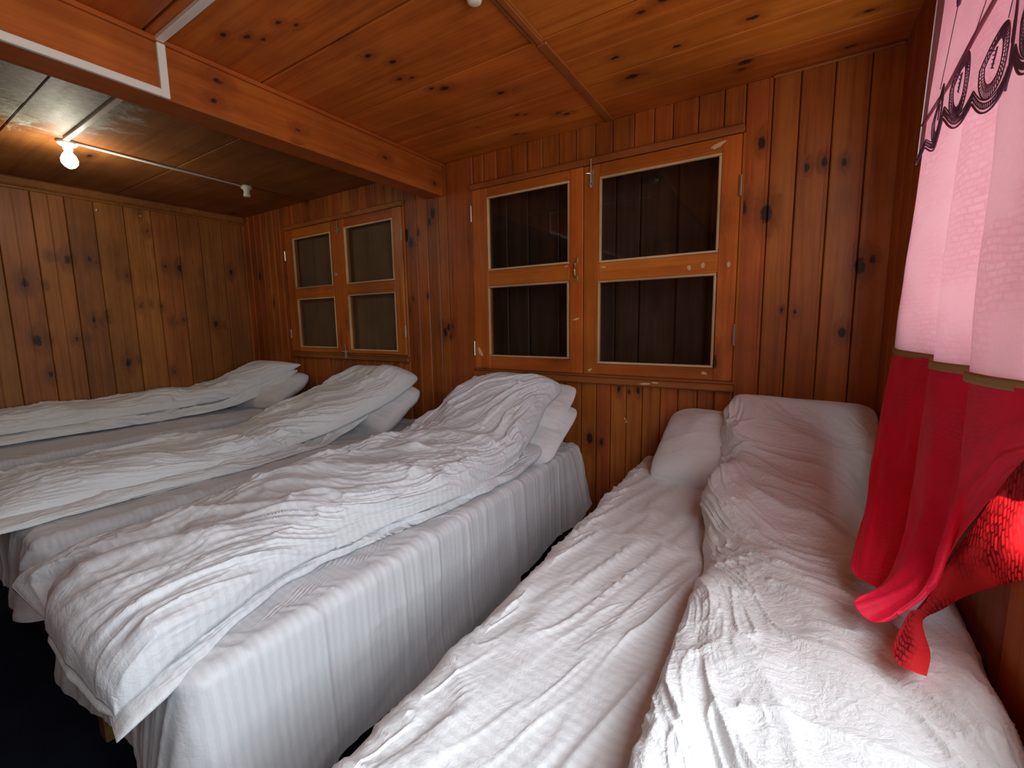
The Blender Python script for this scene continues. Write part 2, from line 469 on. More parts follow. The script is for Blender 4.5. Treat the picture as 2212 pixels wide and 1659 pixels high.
def linen(name, col, stripes=None, fine=1.0, trans=0.0, bump_s=0.35):
    """white cotton; stripes: (axis, period) satin bands across the cloth"""
    t = NT(name); tc = t.n('TexCoord'); P = tc.outputs['Object']
    n1 = t.noise(P, 38, 4, 0.6, 1.5); n2 = t.noise(P, 14, 3, 0.5, 2.2)
    vo = t.noise(P, 95, 3, 0.6, 0.8)
    c = (col[0], col[1], col[2]); rough = 0.62
    cc = t.mix(t.math('MULTIPLY', t.noise(P, 1.7, 2), 0.25), c, (col[0] * .93, col[1] * .93, col[2] * .95))
    if stripes:
        ax, per = stripes
        sp = t.n('SeparateXYZ'); t.l(P, sp.inputs[0])
        fr = t.math('FRACT', t.math('MULTIPLY', t.math('ADD', sp.outputs[ax], t.math('MULTIPLY', n2, 0.01)), 1.0 / per))
        tri = t.math('ABSOLUTE', t.math('SUBTRACT', fr, 0.5))
        band = t.n('MapRange', interpolation_type='SMOOTHSTEP'); band.inputs['From Min'].default_value = 0.22; band.inputs['From Max'].default_value = 0.28
        t.l(tri, band.inputs['Value'])
        cc = t.mix(band.outputs[0], cc, (col[0] * .93, col[1] * .93, col[2] * .935))
        rg = t.math('SUBTRACT', 0.68, t.math('MULTIPLY', band.outputs[0], 0.24))
    else:
        rg = 0.66
    t.set(Base_Color=cc, Roughness=rg, Specular_IOR_Level=0.35, Sheen_Weight=0.12, Sheen_Roughness=0.5)
    rid = t.math('ABSOLUTE', t.math('SUBTRACT', n2, 0.5))
    h = t.math('ADD', t.math('MULTIPLY', n1, 0.5), t.math('ADD', t.math('MULTIPLY', rid, -0.7), t.math('MULTIPLY', vo, 0.22)))
    t.bump(h, bump_s * fine, 0.02)
    return t.m
M_sheet = linen('striped_cotton_sheet', (0.61, 0.61, 0.63), (1, 0.020), 0.35)
M_sheet4 = linen('creased_cotton_sheet', (0.69, 0.69, 0.70), (1, 0.022), 0.7)
M_duvet = linen('duvet_cotton', (0.67, 0.67, 0.67), None, 0.8)
M_duvet_s = linen('striped_duvet_cotton', (0.62, 0.62, 0.64), (1, 0.022), 0.7)
M_duvet4 = linen('rumpled_duvet_cotton', (0.69, 0.695, 0.70), None, 1.15)
M_pillow = linen('pillow_cotton', (0.67, 0.655, 0.67), None, 0.35)

def curtain_mat(name, col, tcol, trans, check=0.0, ccol=None, rough=0.6, checkmask=None):
    """woven curtain cloth, partly translucent; UV in metres"""
    t = NT(name); uvn = t.n('UVMap'); U = uvn.outputs[0]
    wv = t.n('VectorMath', operation='MULTIPLY'); wv.inputs[1].default_value = (40, 900, 1); t.l(U, wv.inputs[0])
    wv2 = t.n('VectorMath', operation='MULTIPLY'); wv2.inputs[1].default_value = (900, 60, 1); t.l(U, wv2.inputs[0])
    a = t.noise(wv.outputs[0], 1, 2); b = t.noise(wv2.outputs[0], 1, 2)
    slub = t.math('ADD', t.math('MULTIPLY', a, 0.5), t.math('MULTIPLY', b, 0.5))
    var = t.math('ADD', 0.86, t.math('MULTIPLY', slub, 0.28))
    base = t.n('VectorMath', operation='SCALE'); base.inputs[0].default_value = col; t.l(var, base.inputs['Scale'])
    c = base.outputs[0]
    tb = t.n('VectorMath', operation='SCALE'); tb.inputs[0].default_value = tcol; t.l(var, tb.inputs['Scale'])
    tc_ = tb.outputs[0]
    if check > 0:
        # broken basket check: blocks of uneven size
        wp = t.n('TexNoise'); wp.inputs['Scale'].default_value = 16; t.l(U, wp.inputs['Vector'])
        off = t.vmath('MULTIPLY', wp.outputs['Color'], (0.05, 0.03, 0))
        br = t.n('TexBrick'); br.inputs['Scale'].default_value = 1.0
        br.inputs['Brick Width'].default_value = 0.024; br.inputs['Row Height'].default_value = 0.013; br.inputs['Mortar Size'].default_value = 0.0025
        br.inputs['Color1'].default_value = (0, 0, 0, 1); br.inputs['Color2'].default_value = (.55, .55, .55, 1); br.inputs['Mortar'].default_value = (1, 1, 1, 1)
        t.l(t.vmath('ADD', U, off), br.inputs['Vector'])
        msk = t.noise(U, 5.0, 2)
        mr = t.n('MapRange', interpolation_type='SMOOTHSTEP'); mr.inputs['From Min'].default_value = 0.40; mr.inputs['From Max'].default_value = 0.58
        t.l(msk, mr.inputs['Value'])
        f = t.math('MULTIPLY', t.math('MULTIPLY', br.outputs['Color'], mr.outputs[0]), check)
        c = t.mix(f, c, ccol); tc_ = t.mix(f, tc_, ccol)
    df = t.bsdf; t.set(Base_Color=c, Roughness=rough, Specular_IOR_Level=0.2, Sheen_Weight=0.05)
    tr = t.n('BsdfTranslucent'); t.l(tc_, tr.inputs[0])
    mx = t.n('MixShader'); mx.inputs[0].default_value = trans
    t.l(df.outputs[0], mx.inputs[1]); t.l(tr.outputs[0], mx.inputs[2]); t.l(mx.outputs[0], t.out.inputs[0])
    t.bump(slub, 0.15, 0.002)
    return t.m
M_pink = curtain_mat('pink_curtain_cloth', (0.78, 0.53, 0.57), (0.70, 0.50, 0.53), 0.40, 0.22, (0.55, 0.24, 0.30))
M_red = curtain_mat('crimson_curtain_cloth', (0.85, 0.011, 0.055), (0.75, 0.012, 0.04), 0.06, 0.22, (0.20, 0.02, 0.035), rough=0.45)
M_redlit = curtain_mat('red_figured_lit_cloth', (0.80, 0.06, 0.07), (0.97, 0.15, 0.16), 0.7, 0.9, (0.22, 0.008, 0.02), rough=0.5)  # brighter copy of the crimson cloth, window light painted into colour and translucency
M_gold = curtain_mat('brown_gold_braid_cloth', (0.42, 0.27, 0.10), (0.3, 0.18, 0.07), 0.2)
M_thread = plain('mauve_embroidery_thread', (0.17, 0.08, 0.16), 0.6)
t = NT('sheer_voile')
tr = t.n('BsdfTransparent'); tr.inputs[0].default_value = (0.93, 0.86, 0.88, 1)
dfs = t.n('BsdfDiffuse'); dfs.inputs[0].default_value = (0.62, 0.5, 0.54, 1)
tls = t.n('BsdfTranslucent'); tls.inputs[0].default_value = (0.6, 0.47, 0.5, 1)
m1 = t.n('MixShader'); m1.inputs[0].default_value = 0.5; t.l(dfs.outputs[0], m1.inputs[1]); t.l(tls.outputs[0], m1.inputs[2])
m2 = t.n('MixShader'); m2.inputs[0].default_value = 0.24; t.l(tr.outputs[0], m2.inputs[1]); t.l(m1.outputs[0], m2.inputs[2])
t.l(m2.outputs[0], t.out.inputs[0]); M_sheer = t.m

# ------------------------------------------------------------------ room shell
YB, XL, XR, ZC, YF = 2.30, -4.42, 0.345, 2.26, -1.70
fl = meshobj('floor', [(XL - .1, YF - .1, 0), (XR + .15, YF - .1, 0), (XR + .15, YB + .6, 0), (XL - .1, YB + .6, 0)], [(0, 1, 2, 3)], M_carpet)
tag(fl, kind='structure')

def shell(name): return tag(empty(name), kind='structure')
def slab(name, x0, x1, y0, y1, z0, z1, mat, parent): return box(name, x0, x1, y0, y1, z0, z1, mat, parent, 0.001)

# --- back wall: boards around the two inner windows
W1 = (-1.688, -0.200, 0.935, 2.055)      # x0,x1,z0,z1 of the openings
W2 = (-3.710, -2.300, 1.000, 2.055)
wb = shell('wall_back')
def board_z(par, mat, x0, x1, z0, z1, proud=0.0):
    box('board', x0 + .0015, x1 - .0015, YB - .018 - proud, YB + .006, z0, z1, mat, par, 0.004)
    # bead moulding along the tongue edge
    box('bead', x1 - .016, x1 - .011, YB - .0188 - proud, YB - .016, z0, z1, mat, par, 0.002)
edges_r = [-0.197, -0.095, 0.003, 0.118, 0.232, 0.345]
for a, b in zip(edges_r, edges_r[1:]): board_z(wb, M_back, a, b, 0.0, ZC)
edges_m = [-2.295, -2.18, -2.085, -1.985, -1.90]
for a, b in zip(edges_m, edges_m[1:]): board_z(wb, M_back, a, b, 0.0, ZC)
box('post', -1.898, -1.688, YB - .032, YB + .006, 0.0, ZC, M_back, wb, 0.006)
below1 = [-1.688, -1.60, -1.51, -1.42, -1.33, -1.245, -1.16, -1.072, -0.966, -0.875, -0.793, -0.706, -0.621, -0.530, -0.444, -0.353, -0.276, -0.197]
for a, b in zip(below1, below1[1:]): board_z(wb, M_back, a, b, 0.0, 0.94, random.choice((0, 0, 0.002)))
above1 = [-1.712 + .024, -1.612, -1.514, -1.408, -1.305, -1.204, -1.102, -1.001, -0.892, -0.798, -0.688, -0.590, -0.503, -0.391, -0.283, -0.197]
for a, b in zip(above1, above1[1:]): board_z(wb, M_back, a, b, 2.05, ZC)
e2 = list(np.linspace(-3.71, -2.295, 16))
for a, b in zip(e2, e2[1:]):
    board_z(wb, M_back, a, b, 0.0, 1.0); board_z(wb, M_back, a, b, 2.05, ZC)
e3 = list(np.linspace(-4.42, -3.71, 8))
for a, b in zip(e3, e3[1:]): board_z(wb, M_back, a, b, 0.0, ZC)
# carcass behind the boards
for (x0, x1, z0, z1) in ((XL - .1, W2[0], 0, ZC + .05), (W2[1], W1[0], 0, ZC + .05), (W1[1], XR + .1, 0, ZC + .05),
                         (W2[0], W2[1], 0, W2[2]), (W2[0], W2[1], W2[3], ZC + .05), (W1[0], W1[1], 0, W1[2]), (W1[0], W1[1], W1[3], ZC + .05)):
    slab('backing', x0, x1, YB + .006, YB + .08, z0, z1, M_dark, wb)

# --- left wall boards
wl = shell('wall_left')
ey = [2.30, 2.262, 2.08, 1.905, 1.735, 1.558, 1.384, 1.208, 1.053, 0.885, 0.714, 0.54]
while ey[-1] > YF: ey.append(ey[-1] - 0.172)
ey[-1] = YF
for b, a in zip(ey, ey[1:]):
    box('board', XL - .006, XL + .018, a + .0015, b - .0015, 0, ZC, M_left, wl, 0.004)
    if b - a > .08:
        m = (a + b) / 2
        box('bead', XL + .016, XL + .0205, m - .003, m + .003, 0, ZC, M_left, wl, 0.002)
slab('backing', XL - .08, XL - .006, YF - .1, YB + .1, 0, ZC + .05, M_dark, wl)
tr1 = tag(empty('trim_1'), kind='structure')          # cornice over the left wall
box('cornice', XL + .018, XL + .045, YF, YB - .02, 2.20, ZC, M_ceil_l, tr1, 0.012)
box('fillet', XL + .018, XL + .03, YF, YB - .02, 2.18, 2.202, M_left, tr1, 0.006)

# --- right wall with the daylight window
wr = shell('wall_right')
WY0, WYM, WY1, WZ0, WZM, WZ1 = -0.40, 0.98, 1.76, 0.86, 1.12, 2.10     # low casement, then a higher sill made up to keep daylight off the duvet head
ry = [2.28, 2.13, 1.99, 1.85, WY1]
for b, a in zip(ry, ry[1:]): box('board', XR - .018, XR + .006, a + .0015, b - .0015, 0, ZC, M_right, wr, 0.004)
for (ya, yb, zz, k) in ((WY0, WYM, WZ0, 12), (WYM, WY1, WZM, 7)):
    ry = list(np.linspace(yb, ya, k))
    for b, a in zip(ry, ry[1:]):
        box('board', XR - .018, XR + .006, a + .0015, b - .0015, 0, zz, M_right, wr, 0.004)
        box('board', XR - .018, XR + .006, a + .0015, b - .0015, WZ1, ZC, M_right, wr, 0.004)
ry = list(np.linspace(WY0, YF, 12))
for b, a in zip(ry, ry[1:]): box('board', XR - .018, XR + .006, a + .0015, b - .0015, 0, ZC, M_right, wr, 0.004)
for (a, b, z0, z1) in ((YF - .1, WY0, 0, ZC + .05), (WY1, YB + .1, 0, ZC + .05), (WY0, WYM, 0, WZ0), (WYM, WY1, 0, WZM), (WY0, WY1, WZ1, ZC + .05)):
    slab('backing', XR + .006, XR + .08, a, b, z0, z1, M_dark, wr)
wf = tag(empty('window_3'), kind='structure')
for nm, y0, y1, z0, z1 in (('frame_rail', WY0, WYM - .025, WZ0, WZ0 + .045), ('frame_rail', WYM + .025, WY1, WZM, WZM + .045), ('frame_rail', WY0, WY1, WZ1 - .045, WZ1), ('frame_stile', WY0, WY0 + .045, WZ0 + .045, WZ1 - .045),
                           ('frame_stile', WY1 - .045, WY1, WZM + .045, WZ1 - .045), ('frame_stile', WYM - .025, WYM + .025, WZ0, WZ1 - .045), ('frame_stile', 0.27, 0.31, WZ0 + .045, WZ1 - .045)):
    box(nm, XR + .01, XR + .06, y0, y1, z0, z1, M_batten, wf, 0.004)
for y0, y1, z0 in ((WY0 + .045, 0.27, WZ0), (0.31, WYM - .025, WZ0), (WYM + .025, WY1 - .045, WZM)):
    box('pane', XR + .032, XR + .036, y0, y1, z0 + .045, WZ1 - .045, M_glass_day, wf, 0.0005)
box('window_sill', XR - .022, XR + .01, WY0, WYM, WZ0 - .025, WZ0 + .002, M_batten, wf, 0.005)

# --- front wall behind the viewpoint
wfr = shell('wall_front')
fx = list(np.linspace(XL, XR, 30))
for a, b in zip(fx, fx[1:]): box('board', a + .0015, b - .0015, YF - .006, YF + .018, 0, ZC, M_right, wfr, 0.004)
slab('backing', XL - .1, XR + .1, YF - .08, YF - .006, 0, ZC + .05, M_dark, wfr)

# --- ceiling
ce = shell('ceiling')
cy = [YF, -1.3, -.9, -.5, -.1, 0.32, 0.72, 1.122, 1.523, 1.70, 1.885, 2.075, YB]
for a, b in zip(cy, cy[1:]):
    if a < 1.5:
        for xa, xb in ((-1.93, -0.81), (-0.81, XR)):
            box('board', xa + .002, xb - .002, a + .004, b - .004, ZC, ZC + .02, M_ceil, ce, 0.004)
    else:
        box('board', -1.93, -0.812, a + .001, b - .001, ZC, ZC + .02, M_ceil, ce, 0.002)
        box('board', -0.808, XR, a + .001, b - .001, ZC, ZC + .02, M_ceil, ce, 0.002)
cxl = [(-4.42, -3.345), (-3.339, -2.08)]
cyl = [YF, -1.0, -.3, 0.0, 0.62, 1.35, YB]
for (xa, xb) in cxl:
    for a, b in zip(cyl, cyl[1:]):
        if xa > -3.4 and a == 0.0:
            box('ceiling_panel', xa, -2.96, a + .003, b - .003, ZC, ZC + .02, M_ceil_l, ce, 0.003)
            box('ceiling_panel', -2.953, xb, a + .003, b - .003, ZC - .003, ZC + .02, M_ceil_l, ce, 0.003)
        else:
            box('ceiling_panel', xa, xb, a + .003, b - .003, ZC, ZC + .02, M_ceil_l, ce, 0.003)
slab('backing', XL - .1, XR + .1, YF - .1, YB + .1, ZC + .021, ZC + .06, M_dark, ce)
tr2 = tag(empty('trim_2'), kind='structure')          # battens over the ceiling joints
box('batten', -0.832, -0.790, 1.535, YB - .018, ZC - .010, ZC + .002, M_batten, tr2, 0.004)
box('batten', -0.838, -0.788, YF, 1.515, ZC - .012, ZC + .002, M_batten, tr2, 0.005)
box('batten', -0.818, -0.794, YF, 1.515, ZC - .018, ZC - .011, M_batten, tr2, 0.003)
tr3 = tag(empty('trim_3'), kind='structure')
box('cornice', -0.10, XR - .02, YB - .030, YB - .017, ZC - .012, ZC, M_trimx, tr3, 0.004)

bm = tag(empty('ceiling_beam'), kind='structure')
box('beam_timber', -2.078, -1.930, YF, YB - .02, 2.065, ZC, M_beam, bm, 0.010)
box('beam_fillet', -1.931, -1.912, YF, YB - .02, ZC - .018, ZC, M_beam, bm, 0.005)
box('beam_fillet', -2.096, -2.077, YF, YB - .02, ZC - .018, ZC, M_beam, bm, 0.005)

# --- inner windows
def inner_window(name, W, seam, sashes, backing_y, backing_mat):
    """sashes: list of (x0, x1, [glass rects (x0,x1,z0,z1)])"""
    w = tag(empty(name), kind='structure')
    x0, x1, z0, z1 = W
    # outer trim
    box('head_trim', x0 - .02, x1 + .005, YB - .045, YB - .015, z1, z1 + .036, M_trimx, w, 0.006)
    box('sill_trim', x0 - .02, x1 + .008, YB - .045, YB - .015, z0 - .036, z0, M_trimx, w, 0.006)
    box('sill_cap', x0 - .02, x1 + .004, YB - .035, YB - .014, z0, z0 + .016, M_trimx, w, 0.004)
    box('jamb', x0 - .016, x0, YB - .035, YB + .06, z0, z1, M_sashz, w, 0.003)
    box('jamb', x1 - .002, x1 + .010, YB - .030, YB + .06, z0, z1, M_sashz, w, 0.003)
    for (sx0, sx1, gl, off) in sashes:
        s = empty('sash', ((sx0 + sx1) / 2, YB, (z0 + z1) / 2), w)
        og = ((sx0 + sx1) / 2, YB, (z0 + z1) / 2)
        yf, yb = YB - .040 - off, YB + .002 - off
        zb, zt = z0 + .017, z1 - .004
        gx0, gx1 = gl[0][0], gl[0][1]
        box('stile', sx0, gx0, yf, yb, zb, zt, M_sashz, s, 0.003, og)
        box('stile', gx1, sx1, yf, yb, zb, zt, M_sashz, s, 0.003, og)
        box('rail', gx0, gx1, yf, yb, zb, gl[1][2], M_sashx, s, 0.003, og)
        box('rail', gx0, gx1, yf, yb, gl[1][3], gl[0][2], M_sashx, s, 0.003, og)
        box('rail', gx0, gx1, yf, yb, gl[0][3], zt, M_sashx, s, 0.003, og)
        for (a, b, c, d) in gl:
            k = .0115
            ya, yb2 = yf + .004, yf + .014
            parts = [('glazing_bead', a, b, c, c + k, M_bead), ('glazing_bead', a, b, d - k, d, M_bead),
                     ('glazing_bead', a, a + k, c + k, d - k, M_beadz), ('glazing_bead', b - k, b, c + k, d - k, M_beadz)]
            for nm, p, q, r_, s_, mm in parts: box(nm, p, q, yf - .005, yb2, r_, s_, mm, s, 0.003, og)
            box('pane', a + .002, b - .002, YB - .022 - off, YB - .018 - off, c + .002, d - .002, M_glass, s, 0.0004, og)
    return w
w1 = inner_window('window_1', W1, -0.945, [(-1.686, -0.948, [(-1.571, -1.026, 1.558, 1.996), (-1.576, -1.030, 1.030, 1.466)], 0.004),
                                          (-0.945, -0.203, [(-0.858, -0.282, 1.548, 1.985), (-0.863, -0.285, 1.012, 1.456)], 0.0)], 2.7, M_behind)
w2 = inner_window('window_2', W2, -3.0, [(-3.708, -3.003, [(-3.602, -3.090, 1.555, 1.976), (-3.592, -3.080, 1.052, 1.470)], 0.0),
                                        (-3.000, -2.303, [(-2.916, -2.388, 1.555, 1.986), (-2.911, -2.388, 1.040, 1.475)], 0.004)], 2.4, M_ply)
# hardware (parts of the windows)
def bolt(win, x, zt, zb, y):
    b = meshobj('tower_bolt', *merge([cb(x - .012, x + .012, y - .003, y, zb, zt - .05), cb(x - .014, x + .014, y - .012, y, zb + .012, zb + .022), cb(x - .014, x + .014, y - .012, y, zt - .075, zt - .065),
                                      tube_data([(x, y - .008, zb - .002), (x, y - .008, zt)], .0045), tube_data([(x, y - .008, (zb + zt) / 2), (x - .02, y - .02, (zb + zt) / 2)], .004)]), M_metal, win)
    return b
bolt(w1, -0.903, 2.078, 1.938, YB - .041); bolt(w2, -2.985, 2.04, 1.946, YB - .045); 
bb = bolt(w2, -2.975, 1.088, 0.972, YB - .045)
def hinge(win, x, z0, z1, y):
    meshobj('hinge', *merge([cb(x - .004, x + .004, y - .0015, y + .0015, z0, z1, .0005), tube_data([(x, y - .004, z0), (x, y - .004, z1)], .005)]), M_metal, win)
for x, z0, z1 in ((-0.200, 1.784, 1.874), (-0.200, 1.122, 1.220), (-1.688, 1.865, 1.961), (-1.688, 1.034, 1.125)): hinge(w1, x, z0, z1, YB - .044)
for x, z0, z1 in ((-2.300, 1.82, 1.90), (-2.300, 1.15, 1.23), (-3.710, 1.80, 1.88), (-3.710, 1.13, 1.21)): hinge(w2, x, z0, z1, YB - .046)
x = -0.985; y = YB - .045
meshobj('pull_handle', *merge([cb(x - .010, x + .010, y - .003, y, 1.555, 1.585), cb(x - .010, x + .010, y - .003, y, 1.46, 1.49),
                               tube_data([(x, y - .002, 1.562), (x, y - .022, 1.552), (x, y - .026, 1.522), (x, y - .022, 1.492), (x, y - .002, 1.482)], .006)]), M_brass, w1)
meshobj('hasp', *merge([cb(-3.062, -3.046, YB - .048, YB - .040, 1.625, 1.655), cb(-3.042, -3.030, YB - .050, YB - .040, 1.63, 1.65)]), M_metal, w2)
def chip(win, x, z, w, h, rot, y):
    pts = []
    rnd = random.Random(int(abs(x * 1000) + z * 77))
    n = 9
    for k in range(n):
        a = 2 * math.pi * k / n; r_ = rnd.uniform(.65, 1.15)
        px, pz = w * r_ * math.cos(a), h * r_ * math.sin(a)
        pts.append((x + px * math.cos(rot) - pz * math.sin(rot), z + px * math.sin(rot) + pz * math.cos(rot)))
    V = [(p[0], y - .0012, p[1]) for p in pts] + [(p[0], y + .001, p[1]) for p in pts]
    F = [tuple(range(n))] + [(k, k + n, (k + 1) % n + n, (k + 1) % n) for k in range(n)]
    meshobj('bare_patch', V, F, M_chip, win)
for (x, z, w_, h_, r_) in ((-1.642, 1.055, .038, .014, -1.0), (-0.30, 2.02, .035, .010, .3), (-0.985, 1.255, .026, .006, .2), (-0.83, 1.525, .016, .006, 0), (-0.905, .975, .014, .009, .3), (-0.32, .985, .014, .010, 0), (-0.345, 1.495, .010, .013, 0), (-0.235, 1.49, .008, .014, 0),
                           (-1.045, 1.545, .016, .004, .2), (-0.405, 1.49, .009, .014, 0)):
    chip(w1, x, z, w_, h_, r_, YB - (.044 if x < -.945 else .0402))
for (x, z, w_, h_, r_) in ((-0.60, 0.916, .030, .007, 0), (-0.55, .925, .02, .004, 0)): chip(w1, x, z, w_, h_, r_, YB - .0452)
for (x, z, w_, h_) in ((-0.70, 0.70, .010, .010), (-0.71, .715, .006, .006)): chip(wb, x, z, w_, h_, 0, YB - .0185)

# corridor wall beyond window 1, plywood sheet behind window 2
wo = shell('wall_corridor')
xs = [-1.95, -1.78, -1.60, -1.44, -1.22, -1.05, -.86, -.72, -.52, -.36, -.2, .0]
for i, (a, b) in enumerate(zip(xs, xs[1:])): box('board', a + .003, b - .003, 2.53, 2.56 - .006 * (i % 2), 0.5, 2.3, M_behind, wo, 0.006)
slab('backing', -2.05, 0.1, 2.565, 2.6, 0.4, 2.4, M_dark, wo)
slab('backing', -2.05, -1.95, 2.38, 2.565, 0.4, 2.4, M_dark, wo); slab('backing', 0.0, 0.1, 2.38, 2.565, 0.4, 2.4, M_dark, wo)
slab('backing', -2.05, 0.1, 2.38, 2.6, 2.3, 2.36, M_dark, wo); slab('backing', -2.05, 0.1, 2.38, 2.6, 0.42, 0.48, M_dark, wo)
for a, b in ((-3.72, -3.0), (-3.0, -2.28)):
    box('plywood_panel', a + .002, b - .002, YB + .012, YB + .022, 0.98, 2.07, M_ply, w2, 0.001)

# ------------------------------------------------------------------ beds and bedding
def bed(xl, xr, y0, y1, ztop, label):
    b = tag(empty('bed', ((xl + xr) / 2, (y0 + y1) / 2, 0)), label, 'bed', 'beds in a row with heads to the back wall')
    og = ((xl + xr) / 2, (y0 + y1) / 2, 0)
    i = .035
    for x0, x1 in ((xl + i, xl + i + .03), (xr - i - .03, xr - i)): box('side_rail', x0, x1, y0 + i, y1 - .02, .22, .34, M_bedwood, b, .004, og)
    for ya in (y0 + i - .0, y1 - .05): box('end_rail', xl + i + .03, xr - i - .03, ya, ya + .03, .20, .34, M_bedwood, b, .004, og)
    for k in range(7):
        ys = y0 + .15 + k * (y1 - y0 - .3) / 6
        box('slat', xl + .07, xr - .07, ys - .035, ys + .035, .318, .338, M_bedwood, b, .003, og)
    for sx in (xl + .04, xr - .10):
        for ya in (y0 + .03, y1 - .09): box('leg', sx, sx + .06, ya, ya + .06, 0, .22, M_bedwood, b, .005, og)
    box('mattress', xl + .022, xr - .022, y0 + .022, y1 - .022, .34, ztop - .014, M_mattress, b, .04, og)
    return b

def sheet(xl, xr, y0, y1, ztop, label, mat, seed, hem=.18, r=.035, wr=1.0, hemf=None, sl=0.0, dirn=(.8, .6), corner=.05):
    """fitted over the mattress and hanging down all four sides"""
    cx, cyy = (xl + xr) / 2, (y0 + y1) / 2
    a, b = (xr - xl) / 2, (y1 - y0) / 2
    N = 900
    rc = .05
    # rounded rectangle outline sampled by arc length
    segs = []
    def arc(ccx, ccy, a0):
        return [(ccx + rc * math.cos(a0 + t), ccy + rc * math.sin(a0 + t)) for t in np.linspace(0, math.pi / 2, 24)]
    out = arc(a - rc, b - rc, 0) + arc(-a + rc, b - rc, math.pi / 2) + arc(-a + rc, -b + rc, math.pi) + arc(a - rc, -b + rc, 1.5 * math.pi)
    out = np.array(out + out[:1]); dl = np.r_[0, np.cumsum(np.linalg.norm(np.diff(out, axis=0), axis=1))]
    L = dl[-1]; sarc = np.linspace(0, L, N, endpoint=False)
    O = np.stack([np.interp(sarc, dl, out[:, 0]), np.interp(sarc, dl, out[:, 1])], 1)
    T = (np.roll(O, -1, 0) - np.roll(O, 1, 0)); T /= np.linalg.norm(T, axis=1, keepdims=True)
    Nn = np.stack([T[:, 1], -T[:, 0]], 1)
    # distance to nearest corner, for hanging folds
    cd = np.min([np.hypot(O[:, 0] - sx * a, O[:, 1] - sy * b) for sx in (-1, 1) for sy in (-1, 1)], axis=0)
    cf = np.exp(-(cd / .22) ** 2)
    rows = []; info = []
    inner = np.r_[np.linspace(0.02, .86, 34), np.linspace(.875, 1, 22)]
    for q in inner:                                 # top
        x, y = O[:, 0] * q, O[:, 1] * q
        # keep interior rows square-ish: shrink towards the centre line
        k = np.clip(1 - (1 - q) * 1.0, 0, 1)
        P = np.stack([Nn[:, 0] * 0 + O[:, 0] * k - Nn[:, 0] * r * q ** 8, O[:, 1] * k - Nn[:, 1] * r * q ** 8, np.zeros(N)], 1)
        rows.append(P); info.append((0, 0))
    for ph in np.linspace(0, math.pi / 2, 9)[1:]:
        P = np.stack([O[:, 0] - Nn[:, 0] * (r - r * math.sin(ph)), O[:, 1] - Nn[:, 1] * (r - r * math.sin(ph)), np.full(N, -r + r * math.cos(ph))], 1)
        rows.append(P); info.append((0, 1))
    hemz = hem + .025 * vnoise(sarc * 1.3, sarc * 0, seed) + .02 * vnoise(sarc * 4, sarc * 0, seed + 4) - corner * cf
    if hemf is not None: hemz = hemz + hemf(O[:, 0] + cx, O[:, 1] + cyy)
    # soft vertical folds in the skirt: amplitude grows downward
    fold = (vnoise(sarc * 5, sarc * 0 + 3, seed + 1) * .012 + vnoise(sarc * 13, sarc * 0, seed + 2) * .004) * (0.7 + 1.5 * cf + 1.0 * sstep(.1, .8, O[:, 1])) + .02 * cf
    for d in np.linspace(0, 1, 46)[1:]:
        zz = -r + (hemz - ztop + r) * d
        g = d ** 0.8
        off = fold * g * 1.5 + .012 * g + sl * g
        P = np.stack([O[:, 0] + Nn[:, 0] * off, O[:, 1] + Nn[:, 1] * off, zz], 1)
        rows.append(P); info.append((d, 1))
    P = np.array(rows)
    X, Y = P[..., 0] + cx, P[..., 1] + cyy
    D = np.array([i[0] for i in info])[:, None]
    # creases: diagonal tension lines and edge puckers
    u = X * dirn[0] + Y * dirn[1]
    v = -X * dirn[1] + Y * dirn[0]
    w = 0.0035 * ridge(u * 3, v * 9, seed, 2) + .0025 * fbm(X * 3, Y * 3, seed + 5)
    w = w + wr * (.006 * ridge(u * 3 + .5 * fbm(X * 2, Y * 2, seed + 8), v * 15, seed + 3, 3) + .003 * ridge(u * 6, v * 34, seed + 7, 3))
    edge = np.exp(-((np.minimum(a - np.abs(P[..., 0]), b - np.abs(P[..., 1]))) / .09) ** 2)
    w = w + wr * edge * (.0045 * ridge(Y * 11 + X * 6, X * 5 + Y * 2, seed + 6, 2.5)) * (D < .3) * sstep(-.3, .4, vnoise(X * 3, Y * 3, seed + 14))
    w = w + D * .006 * fbm(sarc[None, :] * 3.5 + D * 2.2, D * 3 + sarc[None, :], seed + 9)
    Nrm = normals(P, True)
    if Nrm[10, 5, 2] < 0: Nrm = -Nrm
    P = P + Nrm * (w * 1.0)[..., None]
    P[..., 2] = np.maximum(P[..., 2], .012 - ztop)
    P[..., 0] = np.clip(P[..., 0], -4.395 - cx, .322 - cx); P[..., 1] = np.minimum(P[..., 1], 2.262 - cyy)
    P[0] = P[0].mean(0)
    o = gridmesh('bed_sheet', P, mat, None, True, flip=True, loc=(cx, cyy, ztop))
    return tag(o, label, 'sheet', 'white sheets over the beds')

